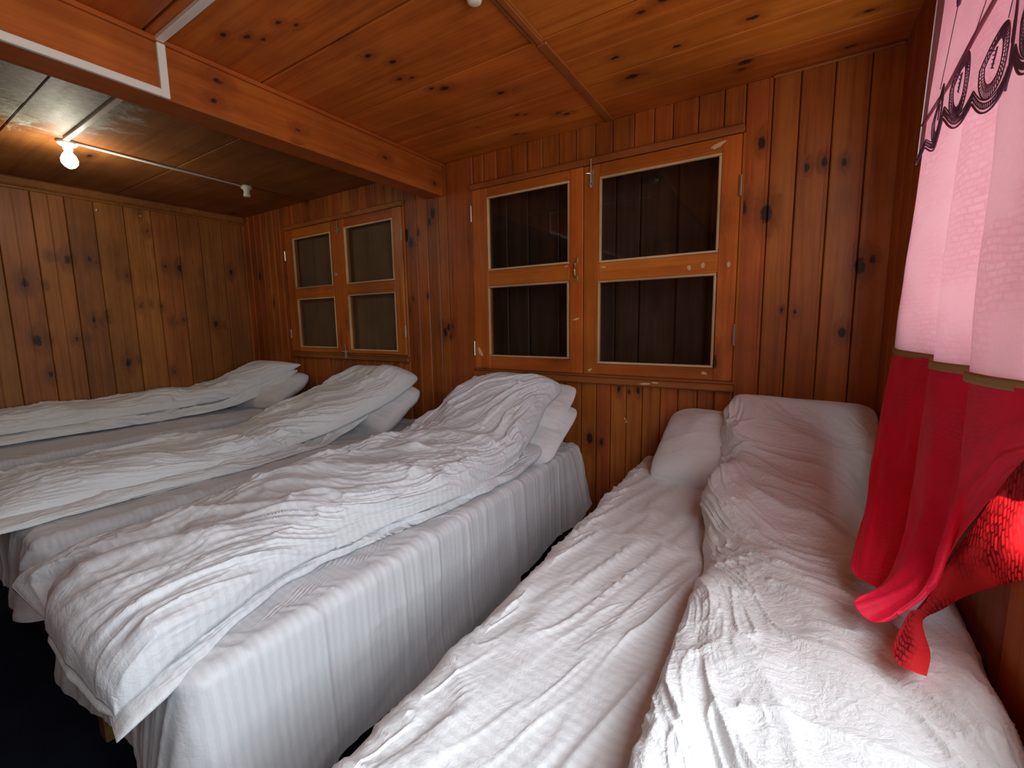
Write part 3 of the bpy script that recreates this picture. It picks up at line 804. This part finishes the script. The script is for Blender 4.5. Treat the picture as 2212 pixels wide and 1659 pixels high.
ZT = .56
B1 = (-4.34, -3.43, .28, 2.225); B2 = (-2.88, -2.03, .30, 2.225); B3 = (-1.77, -.935, .30, 2.225); B4 = (-.585, .285, .22, 2.225)
bed(*B1, ZT, 'single bed along the left plank wall, farthest from the curtain')
bed(*B2, ZT, 'single bed second from the left plank wall, under the left inner window')
bed(*B3, ZT, 'single bed left of the open gap, under the left half of the large inner window')
bed(*B4, ZT, 'single bed nearest the red and pink curtain')
sheet(*B1, ZT, 'greyish white sheet on the bed along the left plank wall', M_sheet, 3, .16)
def hem2(x, y): return .10 * sstep(.6, .35, y)
def hem3(x, y): return .05 * sstep(.45, .33, y) - .07 * ((x > -1.2) & (y < 1.5)) - .02 * ((x > -1.2) & (y >= 1.5)) + .07 * sstep(2.05, 2.2, y)
sheet(*B2, ZT, 'white striped sheet on the second bed from the left plank wall', M_sheet, 13, .15, corner=-.06, hemf=hem2)
sheet(*B3, ZT, 'white satin-striped sheet hanging down both sides of the gap, bed third from the left wall', M_sheet, 23, .17, corner=-.01, hemf=hem3)
sheet(*B4, ZT, 'white creased sheet on the bed beside the curtain, lone pillow on it', M_sheet4, 33, .16, r=.055, wr=1.6, sl=.02, dirn=(.25, .97))

def puff(name, rows, mat, parent, seed, p=.75, q=.62, res=(460, 200), wr=1.0, ang=.5, lump=.012, creases=(), fineamp=1.0, stretch=1.0, edge=.014, xmax=None, crumple=.004, foot=None):
    """quilt body: rows of (y, zbase, xl, xr, height[, tilt]) swept smoothly from foot to head"""
    K = np.array([list(r_) + [0.0] * (6 - len(r_)) for r_ in rows], float)
    # resample rows by arc length so that the grid is even
    tt = np.linspace(0, len(K) - 1, 600); Cc = catmull(K, tt)
    dl = np.r_[0, np.cumsum(np.hypot(np.diff(Cc[:, 0]), np.diff(Cc[:, 1] + Cc[:, 4] * .5)) + 1e-4)]
    n, m = res
    ts = np.interp(np.linspace(0, dl[-1], n), dl, tt); C = catmull(K, ts)
    Sarc = np.linspace(0, dl[-1], n)
    y, zb, xl, xr, h, tilt = C.T
    h = np.maximum(h, .004)
    mt = int(m * .72); mb = m - mt
    th = np.pi * (1 - np.linspace(0, 1, mt))
    cs, sn = np.cos(th), np.sin(th)
    ux = np.sign(cs) * np.abs(cs) ** p; uz = sn ** q
    ux = np.r_[ux, np.linspace(1, -1, mb + 2)[1:-1]]; uz = np.r_[uz, np.zeros(mb)]
    dy = np.gradient(y); dz = np.gradient(zb); ln = np.hypot(dy, dz) + 1e-9
    ny, nz = -dz / ln, dy / ln
    kw = np.hanning(n // 6 * 2 + 1); kw /= kw.sum(); hw = len(kw) // 2
    ny = np.convolve(np.pad(ny, hw, mode='edge'), kw, mode='valid'); nz = np.convolve(np.pad(nz, hw, mode='edge'), kw, mode='valid')
    ny = ny * sstep(0, .5, Sarc)                      # the foot end stands up straight
    ln = np.hypot(ny, nz); ny, nz = ny / ln, nz / ln
    xc, ax = (xl + xr) / 2, (xr - xl) / 2
    X = xc[:, None] + ax[:, None] * ux[None]
    H = h[:, None] * uz[None] * (1 + tilt[:, None] * ux[None])
    Y = y[:, None] + ny[:, None] * H
    Z = zb[:, None] + nz[:, None] * H
    P = np.stack([X, Y, Z], -1)
    Cx = X + .35 * (H * np.sign(ux)[None]) * 0 + np.where(ux[None] > 0, -1, 1) * 0
    cc = np.r_[np.linspace(-1, 1, mt), np.zeros(mb)][None] * (ax + h)[:, None]      # across coordinate
    ss = Sarc[:, None] + 0 * cc
    top = np.r_[np.ones(mt), np.zeros(mb)][None]
    side = np.clip(uz * 1.4, .15, 1)[None]
    ca, sa = math.cos(ang), math.sin(ang)
    wx = .10 * fbm(ss * 2.1, cc * 2.1, seed + 1, 2); wy = .10 * fbm(ss * 2.1, cc * 2.1, seed + 2, 2)
    u = (ss + wx) * ca + (cc + wy) * sa; v = -(ss + wx) * sa + (cc + wy) * ca
    u /= stretch
    d = lump * 1.6 * fbm(ss * 3, cc * 4, seed + 3, 2)
    rA = ridge(u * 2.2, v * 7.5, seed + 4, 2.0); rB = ridge(u * 4.5, v * 17, seed + 5, 2.5); rC = ridge(u * 9 + 2 * wx, v * 34, seed + 6, 2.5)
    rE = ridge(u * 16 + 3 * wx, v * 60 + 4 * wy, seed + 15, 2.0)
    rD = ridge(ss * 11, cc * 9, seed + 7, 2.5)
    patch = sstep(-.5, .6, fbm(ss * 2.4, cc * 2.4, seed + 8, 2)); patch2 = sstep(-.4, .5, fbm(ss * 3.1 + 5, cc * 3.1, seed + 9, 2))
    d = d + wr * (.014 * rA * (.35 + patch) + .013 * rB * (.25 + patch2) + .0075 * fineamp * rC * (.3 + patch) + .0035 * fineamp * rE + crumple * rD * (.3 + patch2) - .012)
    for (pts, dep, wid) in creases:                  # hand placed folds: (x, y) polylines seen from above
        best = np.full(X.shape, 9.0)
        for (ax0, ay0), (ax1, ay1) in zip(pts, pts[1:]):
            ex, eyy = ax1 - ax0, ay1 - ay0; l2 = ex * ex + eyy * eyy
            tq = np.clip(((X - ax0) * ex + (Y - ay0) * eyy) / l2, 0, 1)
            best = np.minimum(best, np.hypot(X - ax0 - tq * ex, Y - ay0 - tq * eyy))
        best = best + .012 * vnoise(ss * 9, cc * 9, seed + 21)
        d = d + dep * np.exp(-(best / wid) ** 2) * sstep(.0, .06, Z - zb[:, None])
    N = normals(P, True)
    if N[n // 2, mt // 2, 2] < 0: N = -N
    fade = np.minimum(1, np.minimum(Sarc, Sarc[-1] - Sarc) / .17)[:, None] ** 1.4
    P = P + N * (d * top * side * (.05 + .95 * fade))[..., None]
    # irregular outline
    P[..., 0] += (edge * fbm(ss * 4, ss * 0 + np.sign(cc) * 3, seed + 11, 3)) * np.abs(ux)[None]
    fall = (1 - sstep(0, .28, Sarc))[:, None]
    P[..., 1] += .014 * fall * fbm(X * 7, X * 0 + 2, seed + 31, 2)
    if foot:                                         # uneven foot edge: (across, dy, dz)
        fu, fy, fz = np.array(foot, float).T
        uxx = np.clip(ux, -1, 1)[None] + 0 * X
        P[..., 1] += fall * np.interp(uxx, fu, fy); P[..., 2] += fall * np.interp(uxx, fu, fz)
    if xmax is not None: P[..., 0] = np.minimum(P[..., 0], xmax)
    P[..., 1] = np.minimum(P[..., 1], 2.262); P[..., 0] = np.maximum(P[..., 0], -4.395)
    caps0 = P[0].mean(0); caps1 = P[-1].mean(0)
    P = np.concatenate([np.repeat(caps0[None, None], m, 1), P, np.repeat(caps1[None, None], m, 1)], 0)
    og = parent.location if parent is not None else Vector((0, 0, 0))
    P = P - np.array(og)
    return gridmesh(name, P, mat, parent, True, flip=False)

def duvet(label, loc):
    return tag(empty('duvet', loc), label, 'duvet', 'white duvets left along the beds')

# duvet 1 (far left)
d1 = duvet('greyish white folded duvet pushed against the left plank wall', (-4.05, 1.2, ZT))
puff('lower_fold', [(.22, .575, -4.33, -3.84, .01), (.27, .58, -4.34, -3.82, .05), (.8, .58, -4.36, -3.80, .07), (1.4, .58, -4.36, -3.78, .07), (1.75, .62, -4.30, -3.68, .07), (2.0, .76, -4.2, -3.52, .06), (2.12, .84, -4.1, -3.5, .05), (2.15, .865, -4.1, -3.5, .01)], M_duvet, d1, 101, wr=1.1, edge=.026, ang=.15)
puff('upper_fold', [(.22, .625, -4.33, -3.90, .02), (.30, .63, -4.34, -3.88, .08), (.8, .635, -4.36, -3.86, .10), (1.4, .64, -4.36, -3.84, .11), (1.75, .68, -4.29, -3.74, .12), (1.98, .79, -4.14, -3.56, .12), (2.08, .85, -4.04, -3.52, .11), (2.135, .885, -4.02, -3.49, .07), (2.165, .91, -4.04, -3.47, .02)], M_duvet, d1, 102, wr=.95, ang=.2)
# duvet 2
d2 = duvet('white rumpled folded duvet on the second bed from the left wall', (-2.5, 1.2, ZT))
puff('lower_fold', [(.20, .56, -2.80, -2.20, .006), (.27, .572, -2.82, -2.19, .03), (.6, .572, -2.83, -2.17, .04), (1.1, .572, -2.84, -2.14, .04), (1.5, .575, -2.84, -2.18, .04), (1.75, .64, -2.8, -2.2, .04), (1.82, .68, -2.8, -2.2, .01)], M_duvet, d2, 111, wr=1.1, edge=.026, ang=.15)
puff('upper_fold', [(.19, .57, -2.78, -2.30, .008), (.24, .58, -2.79, -2.28, .04), (.32, .585, -2.80, -2.26, .085), (.6, .59, -2.80, -2.24, .095), (1.0, .59, -2.79, -2.21, .095), (1.35, .60, -2.79, -2.22, .105), (1.6, .645, -2.83, -2.20, .13), (1.8, .71, -2.79, -2.14, .14), (1.96, .78, -2.74, -2.09, .15), (2.06, .835, -2.70, -2.07, .145), (2.12, .865, -2.66, -2.08, .10), (2.145, .88, -2.63, -2.10, .04), (2.15, .883, -2.61, -2.12, .01)], M_duvet, d2, 112, wr=1.0, ang=.35)
# duvet 3
d3 = duvet('white rumpled duvet with striped front, hanging over the foot of the third bed', (-1.35, 1.2, ZT))
puff('lower_fold', [(.225, .545, -1.66, -.965, .01), (.25, .56, -1.67, -.955, .03), (.32, .573, -1.68, -.975, .035), (.5, .575, -1.69, -1.055, .035), (.9, .575, -1.69, -1.045, .04), (1.3, .575, -1.68, -.985, .04), (1.6, .58, -1.66, -.98, .045), (1.78, .615, -1.62, -.97, .04), (1.85, .65, -1.6, -.99, .01)], M_duvet_s, d3, 121, foot=[(-1, .06, 0), (-.2, .05, 0), (.5, .01, -.02), (.8, -.01, -.03), (1, -.02, -.04)], wr=1.1, edge=.026, ang=.1)
puff('upper_fold', [(.222, .545, -1.75, -1.03, .03, .25), (.228, .555, -1.74, -1.02, .075, .25), (.262, .575, -1.72, -1.01, .10, .25), (.34, .60, -1.70, -1.02, .108, .2), (.6, .605, -1.70, -1.07, .11, .1), (.9, .605, -1.69, -1.05, .115), (1.2, .605, -1.68, -.99, .12), (1.45, .61, -1.66, -.98, .13), (1.63, .64, -1.62, -.98, .14), (1.80, .715, -1.58, -1.0, .15), (1.95, .80, -1.53, -1.02, .15), (2.05, .85, -1.50, -1.0, .135), (2.105, .878, -1.48, -1.0, .09), (2.125, .89, -1.47, -1.02, .035), (2.13, .893, -1.46, -1.03, .01)], M_duvet_s, d3, 122, foot=[(-1, .005, .0), (-.75, .015, .01), (-.52, .06, .01), (-.38, .065, -.005), (-.26, .0, .0), (0, -.015, -.005), (.5, -.02, -.015), (.85, -.025, -.025), (1, -.01, -.02)], res=(620, 260), wr=1.15, ang=.55,
     creases=[([(-1.55, .5), (-1.25, .75), (-1.1, .95)], .016, .03), ([(-1.6, .8), (-1.3, 1.02), (-1.05, 1.15)], .016, .03), ([(-1.6, 1.35), (-1.3, 1.5), (-1.0, 1.55)], .014, .03),
              ([(-1.66, 1.2), (-1.5, 1.32), (-1.3, 1.3)], .02, .035), ([(-1.62, .20), (-1.50, .30), (-1.42, .46)], -.035, .045), ([(-1.38, .22), (-1.36, .34), (-1.25, .5)], .018, .03)])
# duvet 4
d4 = duvet('white heavily creased duvet spread beside the red curtain, nearest the viewer', (.06, 1.1, ZT))
puff('cover', [(.14, .53, -.15, .32, .02), (.18, .57, -.15, .322, .08), (.30, .575, -.145, .322, .115, .15), (.60, .575, -.14, .322, .115, .2), (.95, .575, -.14, .322, .11, .2), (1.3, .575, -.17, .322, .11, .15), (1.6, .585, -.195, .322, .12), (1.82, .63, -.20, .320, .14, -.1), (1.98, .72, -.195, .316, .14, -.2), (2.08, .80, -.19, .312, .13, -.4), (2.14, .855, -.185, .308, .10, -.5), (2.17, .885, -.172, .29, .045, -.55), (2.178, .90, -.165, .25, .012, -.4)], M_duvet4, d4, 131, p=.6, q=.55, res=(620, 260), wr=.6, ang=-.6, stretch=1.2, lump=.016, fineamp=1.2, xmax=.323, crumple=.012,
     creases=[([(-.19, 1.25), (-.09, 1.0), (.0, .72), (.03, .45)], .010, .06), ([(-.20, 1.75), (-.08, 1.4), (.06, 1.05), (.13, .7), (.15, .4)], .011, .06), ([(-.19, 1.9), (-.05, 1.7), (.10, 1.4)], .012, .03), ([(-.19, .85), (-.14, .6), (-.10, .35)], .007, .05),
              ([(-.12, 2.1), (.04, 1.97), (.28, 1.90)], -.014, .022), ([(-.16, 2.0), (.06, 1.86), (.28, 1.78)], .012, .03)])

def pillow(label, loc, rot, a, b, T, seed, mat=M_pillow, flange=0.02, group='white pillows at the bed heads', wr=1.0):
    n = 70
    u = np.linspace(-1, 1, n); U, V = np.meshgrid(u, u, indexing='ij')
    def surf(sgn):
        e = ((1 - np.abs(U) ** 3) * (1 - np.abs(V) ** 3))
        t_ = .006 * (1 - np.clip(e, 0, 1)) * 0 + T * np.clip(e, 0, 1) ** .42 * (.75 + .25 * (1 - U ** 2) * (1 - V ** 2))
        X = a * U * (1 - .03 * (1 - V ** 2) - .09 * V ** 6); Yv = b * V * (1 - .03 * (1 - U ** 2) - .10 * U ** 6)
        rim = 1 - np.clip(e, 0, 1) ** .4
        w = .010 * fbm(U * 2, V * 2, seed, 2) + wr * (.006 * ridge(U * 2 + V, V * 5 - U, seed + 1, 2) + .006 * rim * ridge(U * 7, V * 7, seed + 2, 2))
        Z = sgn * (t_ + w * np.clip(e, 0, 1) ** .3)
        Z += .012 * vnoise(U * 2, V * 2, seed + 3) * rim
        return np.stack([X, Yv, Z], -1)
    top, bot = surf(1), surf(-1)
    V_ = np.concatenate([top.reshape(-1, 3), bot.reshape(-1, 3)]); F = []
    for i in range(n - 1):
        for j in range(n - 1):
            p_ = i * n + j
            F.append((p_, p_ + n, p_ + n + 1, p_ + 1)); q_ = p_ + n * n
            F.append((q_, q_ + 1, q_ + n + 1, q_ + n))
    rim = [i * n for i in range(n)] + [(n - 1) * n + j for j in range(1, n)] + [i * n + n - 1 for i in range(n - 2, -1, -1)] + [j for j in range(n - 2, 0, -1)]
    for p_, q_ in zip(rim, rim[1:] + rim[:1]): F.append((p_, p_ + n * n, q_ + n * n, q_))
    o = meshobj('pillow', V_, F, mat, None, True)
    o.location = loc; o.rotation_euler = rot
    return tag(o, label, 'pillow', group)

pillow('plump white pillow beneath the raised duvet end in the far left corner', (-3.80, 2.03, .69), (R(30), R(-4), R(4)), .40, .215, .125, 1)
pillow('white frilled pillow beneath the duvet end on the second bed', (-2.40, 1.99, .685), (R(33), 0, R(-5)), .36, .215, .115, 2)
pillow('lower of two white pillows propped beneath the third bed duvet', (-1.27, 1.97, .675), (R(31), 0, R(-3)), .37, .215, .088, 3)
pillow('upper of two white pillows propped beneath the third bed duvet', (-1.29, 2.045, .785), (R(33), 0, R(2)), .36, .19, .062, 4)
pillow('smooth white pillow leaning against the wall on the bed beside the curtain', (-.20, 2.01, .675), (R(33), 0, R(-6)), .27, .22, .125, 5, wr=.4)

# ------------------------------------------------------------------ curtain
def loft(cols, nr, nc, seed, amp=.004):
    """cols: list of polylines (same count) -> dense surface (nr rows down, nc columns across)"""
    A = np.array(cols, float)                        # (C, Rk, 3)
    tr_ = np.linspace(0, A.shape[1] - 1, nr)
    D = np.stack([catmull(c, tr_) for c in A], 0)    # (C, nr, 3)
    tc_ = np.linspace(0, A.shape[0] - 1, nc)
    P = np.stack([catmull(D[:, i], tc_) for i in range(nr)], 0)   # (nr, nc, 3)
    dcol = np.r_[0, np.cumsum(np.linalg.norm(np.diff(P[0], axis=0), axis=1))]
    drow = np.r_[0, np.cumsum(np.linalg.norm(np.diff(P[:, 0], axis=0), axis=1))]
    UV = np.stack(np.broadcast_arrays(dcol[None, :], drow[:, None]), -1)
    N = normals(P)
    w = amp * fbm(UV[..., 0] * 9, UV[..., 1] * 3, seed, 3)
    return P + N * w[..., None], UV

cu = tag(empty('curtain', (.30, 1.2, 2.2)), 'pink curtain with a crimson lower panel, gathered and trailing on the nearest bed', 'curtain')
ORG = np.array((.30, 1.2, 2.2))
def cpart(name, cols, mat, nr, nc, seed, amp=.004, thick=.0015):
    P, UV = loft(cols, nr, nc, seed, amp)
    o = gridmesh(name, P - ORG, mat, cu, False, uv=UV)
    md = o.modifiers.new('thickness', 'SOLIDIFY'); md.thickness = thick; md.offset = 0
    return o
# plan columns: (y_top, y_trim, x_top, x_trim)
PL = [(1.50, 1.79, .285, .292), (1.44, 1.66, .287, .285), (1.36, 1.50, .305, .318), (1.30, 1.41, .318, .326), (1.285, 1.33, .290, .282), (1.22, 1.25, .285, .283), (1.15, 1.165, .305, .318),
      (1.09, 1.11, .317, .324), (1.075, 1.09, .286, .280), (1.0, 1.01, .284, .284), (.93, .93, .310, .312), (.85, .85, .318, .318), (.83, .83, .285, .285), (.72, .72, .29, .29)]
ZT_, ZR = 2.22, 1.145
pink = [[(xt + (xb - xt) * k, yt + (yb - yt) * k, ZT_ + (ZR - ZT_) * k) for k in (0, .33, .66, 1)] for (yt, yb, xt, xb) in PL]
cpart('pink_panel', pink, M_pink, 90, 200, 3)
trim = [[(xb - .003, yb, ZR + .004), (xb - .003, yb, ZR - .014)] for (yt, yb, xt, xb) in PL]
cpart('gold_braid', trim, M_gold, 4, 200, 4, .0005, .004)
# red panel: columns sweep down and forward to the gathered hem on the bed
def red_col(i, mids):
    yt, yb, xt, xb = PL[i]
    return [(xb, yb, ZR - .008)] + mids
red = [red_col(0, [(0.253, 1.628, 0.972), (0.195, 1.349, 0.823), (0.148, 1.142, 0.741), (0.141, 1.073, 0.732)]),
       red_col(1, [(0.247, 1.544, 0.963), (0.199, 1.311, 0.823), (0.162, 1.119, 0.741), (0.153, 1.050, 0.727)]),
       red_col(2, [(0.282, 1.426, 0.963), (0.237, 1.244, 0.823), (0.199, 1.113, 0.749), (0.176, 1.036, 0.727)]),
       red_col(3, [(0.297, 1.366, 0.963), (0.257, 1.221, 0.823), (0.216, 1.107, 0.757), (0.190, 1.031, 0.732)]),
       red_col(4, [(0.267, 1.297, 0.963), (0.233, 1.176, 0.831), (0.198, 1.063, 0.765), (0.162, 0.981, 0.741)]),
       red_col(5, [(0.267, 1.218, 0.963), (0.238, 1.114, 0.831), (0.191, 1.016, 0.765), (0.139, 0.957, 0.741)]),
       red_col(6, [(0.297, 1.148, 0.963), (0.263, 1.070, 0.839), (0.210, 0.991, 0.773), (0.131, 0.944, 0.732)]),
       red_col(7, [(0.307, 1.099, 0.963), (0.272, 1.036, 0.839), (0.226, 0.982, 0.773), (0.148, 0.930, 0.718)]),
       red_col(8, [(0.282, 1.069, 0.963), (0.259, 1.018, 0.856), (0.230, 0.966, 0.781), (0.176, 0.934, 0.727)]),
       red_col(9, [(.290, 1.025, 1.0), (.285, 1.03, .92), (.270, 1.02, .85), (.248, 1.0, .795)]),
       red_col(10, [(.300, .950, 1.06), (.298, .962, 1.02), (.296, .972, .985), (.290, .985, .945)]),
       red_col(11, [(.312, .865, 1.08), (.310, .87, 1.05), (.308, .88, 1.02), (.304, .90, .98)]),
       red_col(12, [(.30, .835, 1.09), (.302, .84, 1.07), (.303, .84, 1.05), (.304, .845, 1.03)]),
       red_col(13, [(.30, .735, 1.10), (.302, .74, 1.09), (.303, .745, 1.08), (.304, .75, 1.07)])]
cpart('red_panel', red, M_red, 150, 220, 5, .005)
# turned and twisted near edge, window light partly put into its cloth colour
up = [(.322, .80, 1.10), (.318, .856, 1.08), (.306, .913, 1.044), (.298, .977, .960), (.282, 1.019, .862), (.250, .998, .799), (.222, .955, .758), (.203, .942, .741), (.185, .900, .727), (.172, .862, .712)]
lo = [(.318, .80, .92), (.318, .856, .896), (.316, .906, .860), (.308, .968, .811), (.285, 1.000, .767), (.256, .990, .738), (.232, .974, .722), (.224, .935, .722), (.222, .885, .715), (.209, .840, .706)]
mid = [tuple((np.array(a) + np.array(b)) / 2 + np.array((-.012, -.01, 0))) for a, b in zip(up, lo)]
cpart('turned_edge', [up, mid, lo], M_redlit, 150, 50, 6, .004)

sv = tag(empty('sheer_valance', (.27, 1.2, 2.2)), 'sheer mauve valance with embroidered petal border over the top of the pink curtain', 'valance')
SORG = np.array((.27, 1.2, 2.2))
SP = [(1.50, 1.68, .268, .283, 1.662), (1.26, 1.38, .258, .258, 1.61), (1.04, 1.13, .23, .2245, 1.577), (1.044, 1.109, .253, .243, 1.575), (1.05, 1.067, .276, .256, 1.575),
      (1.04, 1.02, .2925, .267, 1.575), (.966, .952, .262, .253, 1.575), (.92, .92, .267, .261, 1.575), (.856, .856, .285, .285, 1.575), (.74, .74, .28, .28, 1.575)]
def vsurf(a, s):
    """point on the valance at across a in [0, n-1], drop s in [0,1]"""
    K = np.array(SP); c = catmull(K, np.atleast_1d(np.array(a, float)))
    s = np.atleast_1d(np.array(s, float))
    return np.stack([c[:, 2] + (c[:, 3] - c[:, 2]) * s, c[:, 0] + (c[:, 1] - c[:, 0]) * s, ZT_ + (c[:, 4] - ZT_) * s], 1)
nc, nr = 220, 44
aa = np.linspace(0, len(SP) - 1, nc)
nodes = [-.6, .55, 1.8, 3.4, 5.1, 6.3, 7.6, 9.2]
def scallop(a): return 1 - .045 * (1 - np.abs(np.sin(np.interp(a, nodes, np.arange(len(nodes)) * math.pi))))
scal = scallop(aa)
P = np.stack([vsurf(aa, scal * k) for k in np.linspace(0, 1, nr)], 0)
gridmesh('voile', P - SORG, M_sheer, sv)
# embroidered petals and edge cord
parts = []
def vline(al, sl_, r_, closed=False):
    Q = vsurf(al, sl_) - SORG; Q[:, 0] -= .0015
    parts.append(tube_data([tuple(q_) for q_ in Q], r_, 5, closed))
vline(aa, scal, .0017)
def petal(ac, sc_, wa, hs, lean):
    ph = np.linspace(0, 2 * math.pi, 40, endpoint=False)
    shape = lambda f_, p_: (ac + wa * f_ * np.sin(p_) * (1 - .4 * np.maximum(0, np.cos(p_))) + lean * np.maximum(f_ * np.cos(p_), 0), sc_ - hs * f_ * np.cos(p_))
    for f_, r_ in ((1, .0010), (.80, .0006), (.60, .0009)):
        al, sl_ = shape(f_, ph); vline(al, sl_, r_, True)
    for p_ in np.linspace(0, 2 * math.pi, 44, endpoint=False):          # satin stitches between the outlines
        q0, q1 = shape(.62, p_), shape(.98, p_ + .10)
        vline([float(q0[0]), float(q1[0])], [float(q0[1]), float(q1[1])], .0007)
    vline([ac, ac + lean * .3], [sc_ + hs * .15, sc_ - hs * .4], .0012)
    for k in range(5):
        sy = sc_ - hs * (.35 - .12 * k); vline([ac - wa * .10, ac + wa * .12], [sy, sy + .004], .0008)
for (a0, sc_, wa, lean) in ((1.15, .895, .35, .1), (2.55, .900, .45, .25), (4.2, .885, .62, .35), (5.75, .890, .35, .1), (6.95, .885, .45, .1), (8.3, .885, .5, .1)): petal(a0, sc_, wa, .082, lean)
for a0, a1 in zip(nodes, nodes[1:]):
    ph = np.linspace(max(a0, .02), min(a1, 8.98), 18)
    for off in (.010, .022, .030): vline(ph, scallop(ph) - off, .0011)
    for k in range(20):
        q_ = max(a0, .02) + (min(a1, 8.98) - max(a0, .02)) * k / 19; sq = float(scallop(q_)); vline([q_, q_ + .02], [sq - .008, sq - .024], .0009)
for a0 in (1.0, 2.9, 4.6, 6.5):                                         # trailing stems with small buds
    vline([a0, a0 + .75, a0 + .2, a0 + .9], [.80, .66, .52, .36], .0007)
    for (da, ds) in ((.75, .66), (.2, .52)):
        ph2 = np.linspace(0, 2 * math.pi, 8, endpoint=False)
        vline(a0 + da + .05 * np.cos(ph2), ds + .010 * np.sin(ph2), .0028, True)
V, F = merge(parts)
meshobj('embroidery', V, F, M_thread, sv, True)
rod = tag(empty('curtain_rod', (.285, .4, 2.225)), 'curtain rod above the pink curtain, at the top right', 'curtain rod')
tube('pole', [(0, -1.5, 0), (0, 1.30, 0)], .011, M_metal, rod, 14)
for yy in (-1.3, 0, 1.22): tube('bracket', [(0, yy, 0), (.045, yy, 0)], .007, M_metal, rod, 8)
cord = tube('curtain_wire', [(.279, 1.62, 1.745), (.279, 1.40, 1.755), (.277, 1.25, 1.775), (.277, 1.05, 1.80), (.28, .8, 1.84)], .004, plain('crimson_cord', (.25, .02, .05), .6))
tag(cord, 'thin crimson cord sagging between sheer valance and pink curtain', 'cord')

# ------------------------------------------------------------------ wiring and lamps
tk = tag(empty('cable_trunking', (-1.9, .77, 2.26)), 'white cable trunking along the beam edge, up the beam and across the near ceiling', 'trunking')
og = (-1.9, .77, 2.26)
box('channel', -1.930, -1.914, YF + .03, .752, 2.062, 2.088, M_pvc, tk, .002, og)
box('riser', -1.930, -1.914, .752, .778, 2.062, 2.242, M_pvc, tk, .002, og)
box('channel', -1.914, -1.0, .748, .774, 2.244, 2.26, M_pvc, tk, .002, og)
tk2 = tag(empty('cable_trunking', (-3.34, .83, 2.26)), 'white cable trunking on the stained ceiling between beam and lit bulb', 'trunking')
og = (-3.34, .83, 2.26)
box('channel', -3.30, -2.10, .818, .842, 2.243, 2.26, M_pvc, tk2, .002, og)
tag(tube('conduit', [(-3.335, .875, 2.252), (-3.36, 1.3, 2.251), (-3.385, 1.775, 2.252)], .0075, M_pvc), 'thin white conduit from the lit bulb to the empty cream lamp holder', 'conduit')
lm = tag(empty('ceiling_lamp', (-3.365, .85, 2.26)), 'lit bare bulb on a white base on the far left ceiling', 'lamp')
lathe('base', [(.045, 0), (.045, -.012), (.036, -.022), (.022, -.025), (.020, -.045)], M_pvc, lm, 24)
lathe('bulb', [(.014, -.043), (.016, -.055), (.028, -.072), (.036, -.095), (.034, -.115), (.022, -.132), (.008, -.140)], M_bulb, lm, 24)
pt = bpy.data.lights.new('bulb_light', 'POINT'); pt.energy = 5.5; pt.color = (1.0, .93, .74); pt.shadow_soft_size = .045
pto = bpy.data.objects.new('bulb_light', pt); pto.location = (0, 0, -.175); link(pto, lm)
lh = tag(empty('lamp_holder', (-3.39, 1.80, 2.26)), 'empty cream lamp holder on the far ceiling at the end of the thin conduit', 'lamp holder')
lathe('socket', [(.036, 0), (.036, -.018), (.022, -.028), (.019, -.045), (.023, -.062), (.023, -.075), (.014, -.076)], M_ceramic, lh, 24)
lh2 = tag(empty('lamp_holder', (-.862, 1.195, 2.26)), 'cream lamp holder on the near ceiling right beside the wooden batten', 'lamp holder')
lathe('socket', [(.036, 0), (.036, -.014), (.024, -.022), (.022, -.036), (.014, -.04)], M_ceramic, lh2, 24)
for (y, z, r_, lb) in ((1.225, 2.125, .011, 'larger pale dab of filler high on the left plank wall'), (1.49, 2.13, .007, 'small pale dab of filler high on the left plank wall, beyond the larger dab')):
    V, F = [], []
    n = 10
    V.append((.003, 0, 0))
    for k in range(n):
        g = 2 * math.pi * k / n; q_ = r_ * (1 + .25 * math.sin(k * 2.4)); V.append((0.0, q_ * math.cos(g), q_ * 1.1 * math.sin(g)))
    for k in range(n): F.append((0, 1 + k, 1 + (k + 1) % n))
    F.append(tuple(range(n, 0, -1)))
    tag(meshobj('filler_dab', V, F, M_paint, None, True, (XL + .0185, y, z)), lb, 'filler')
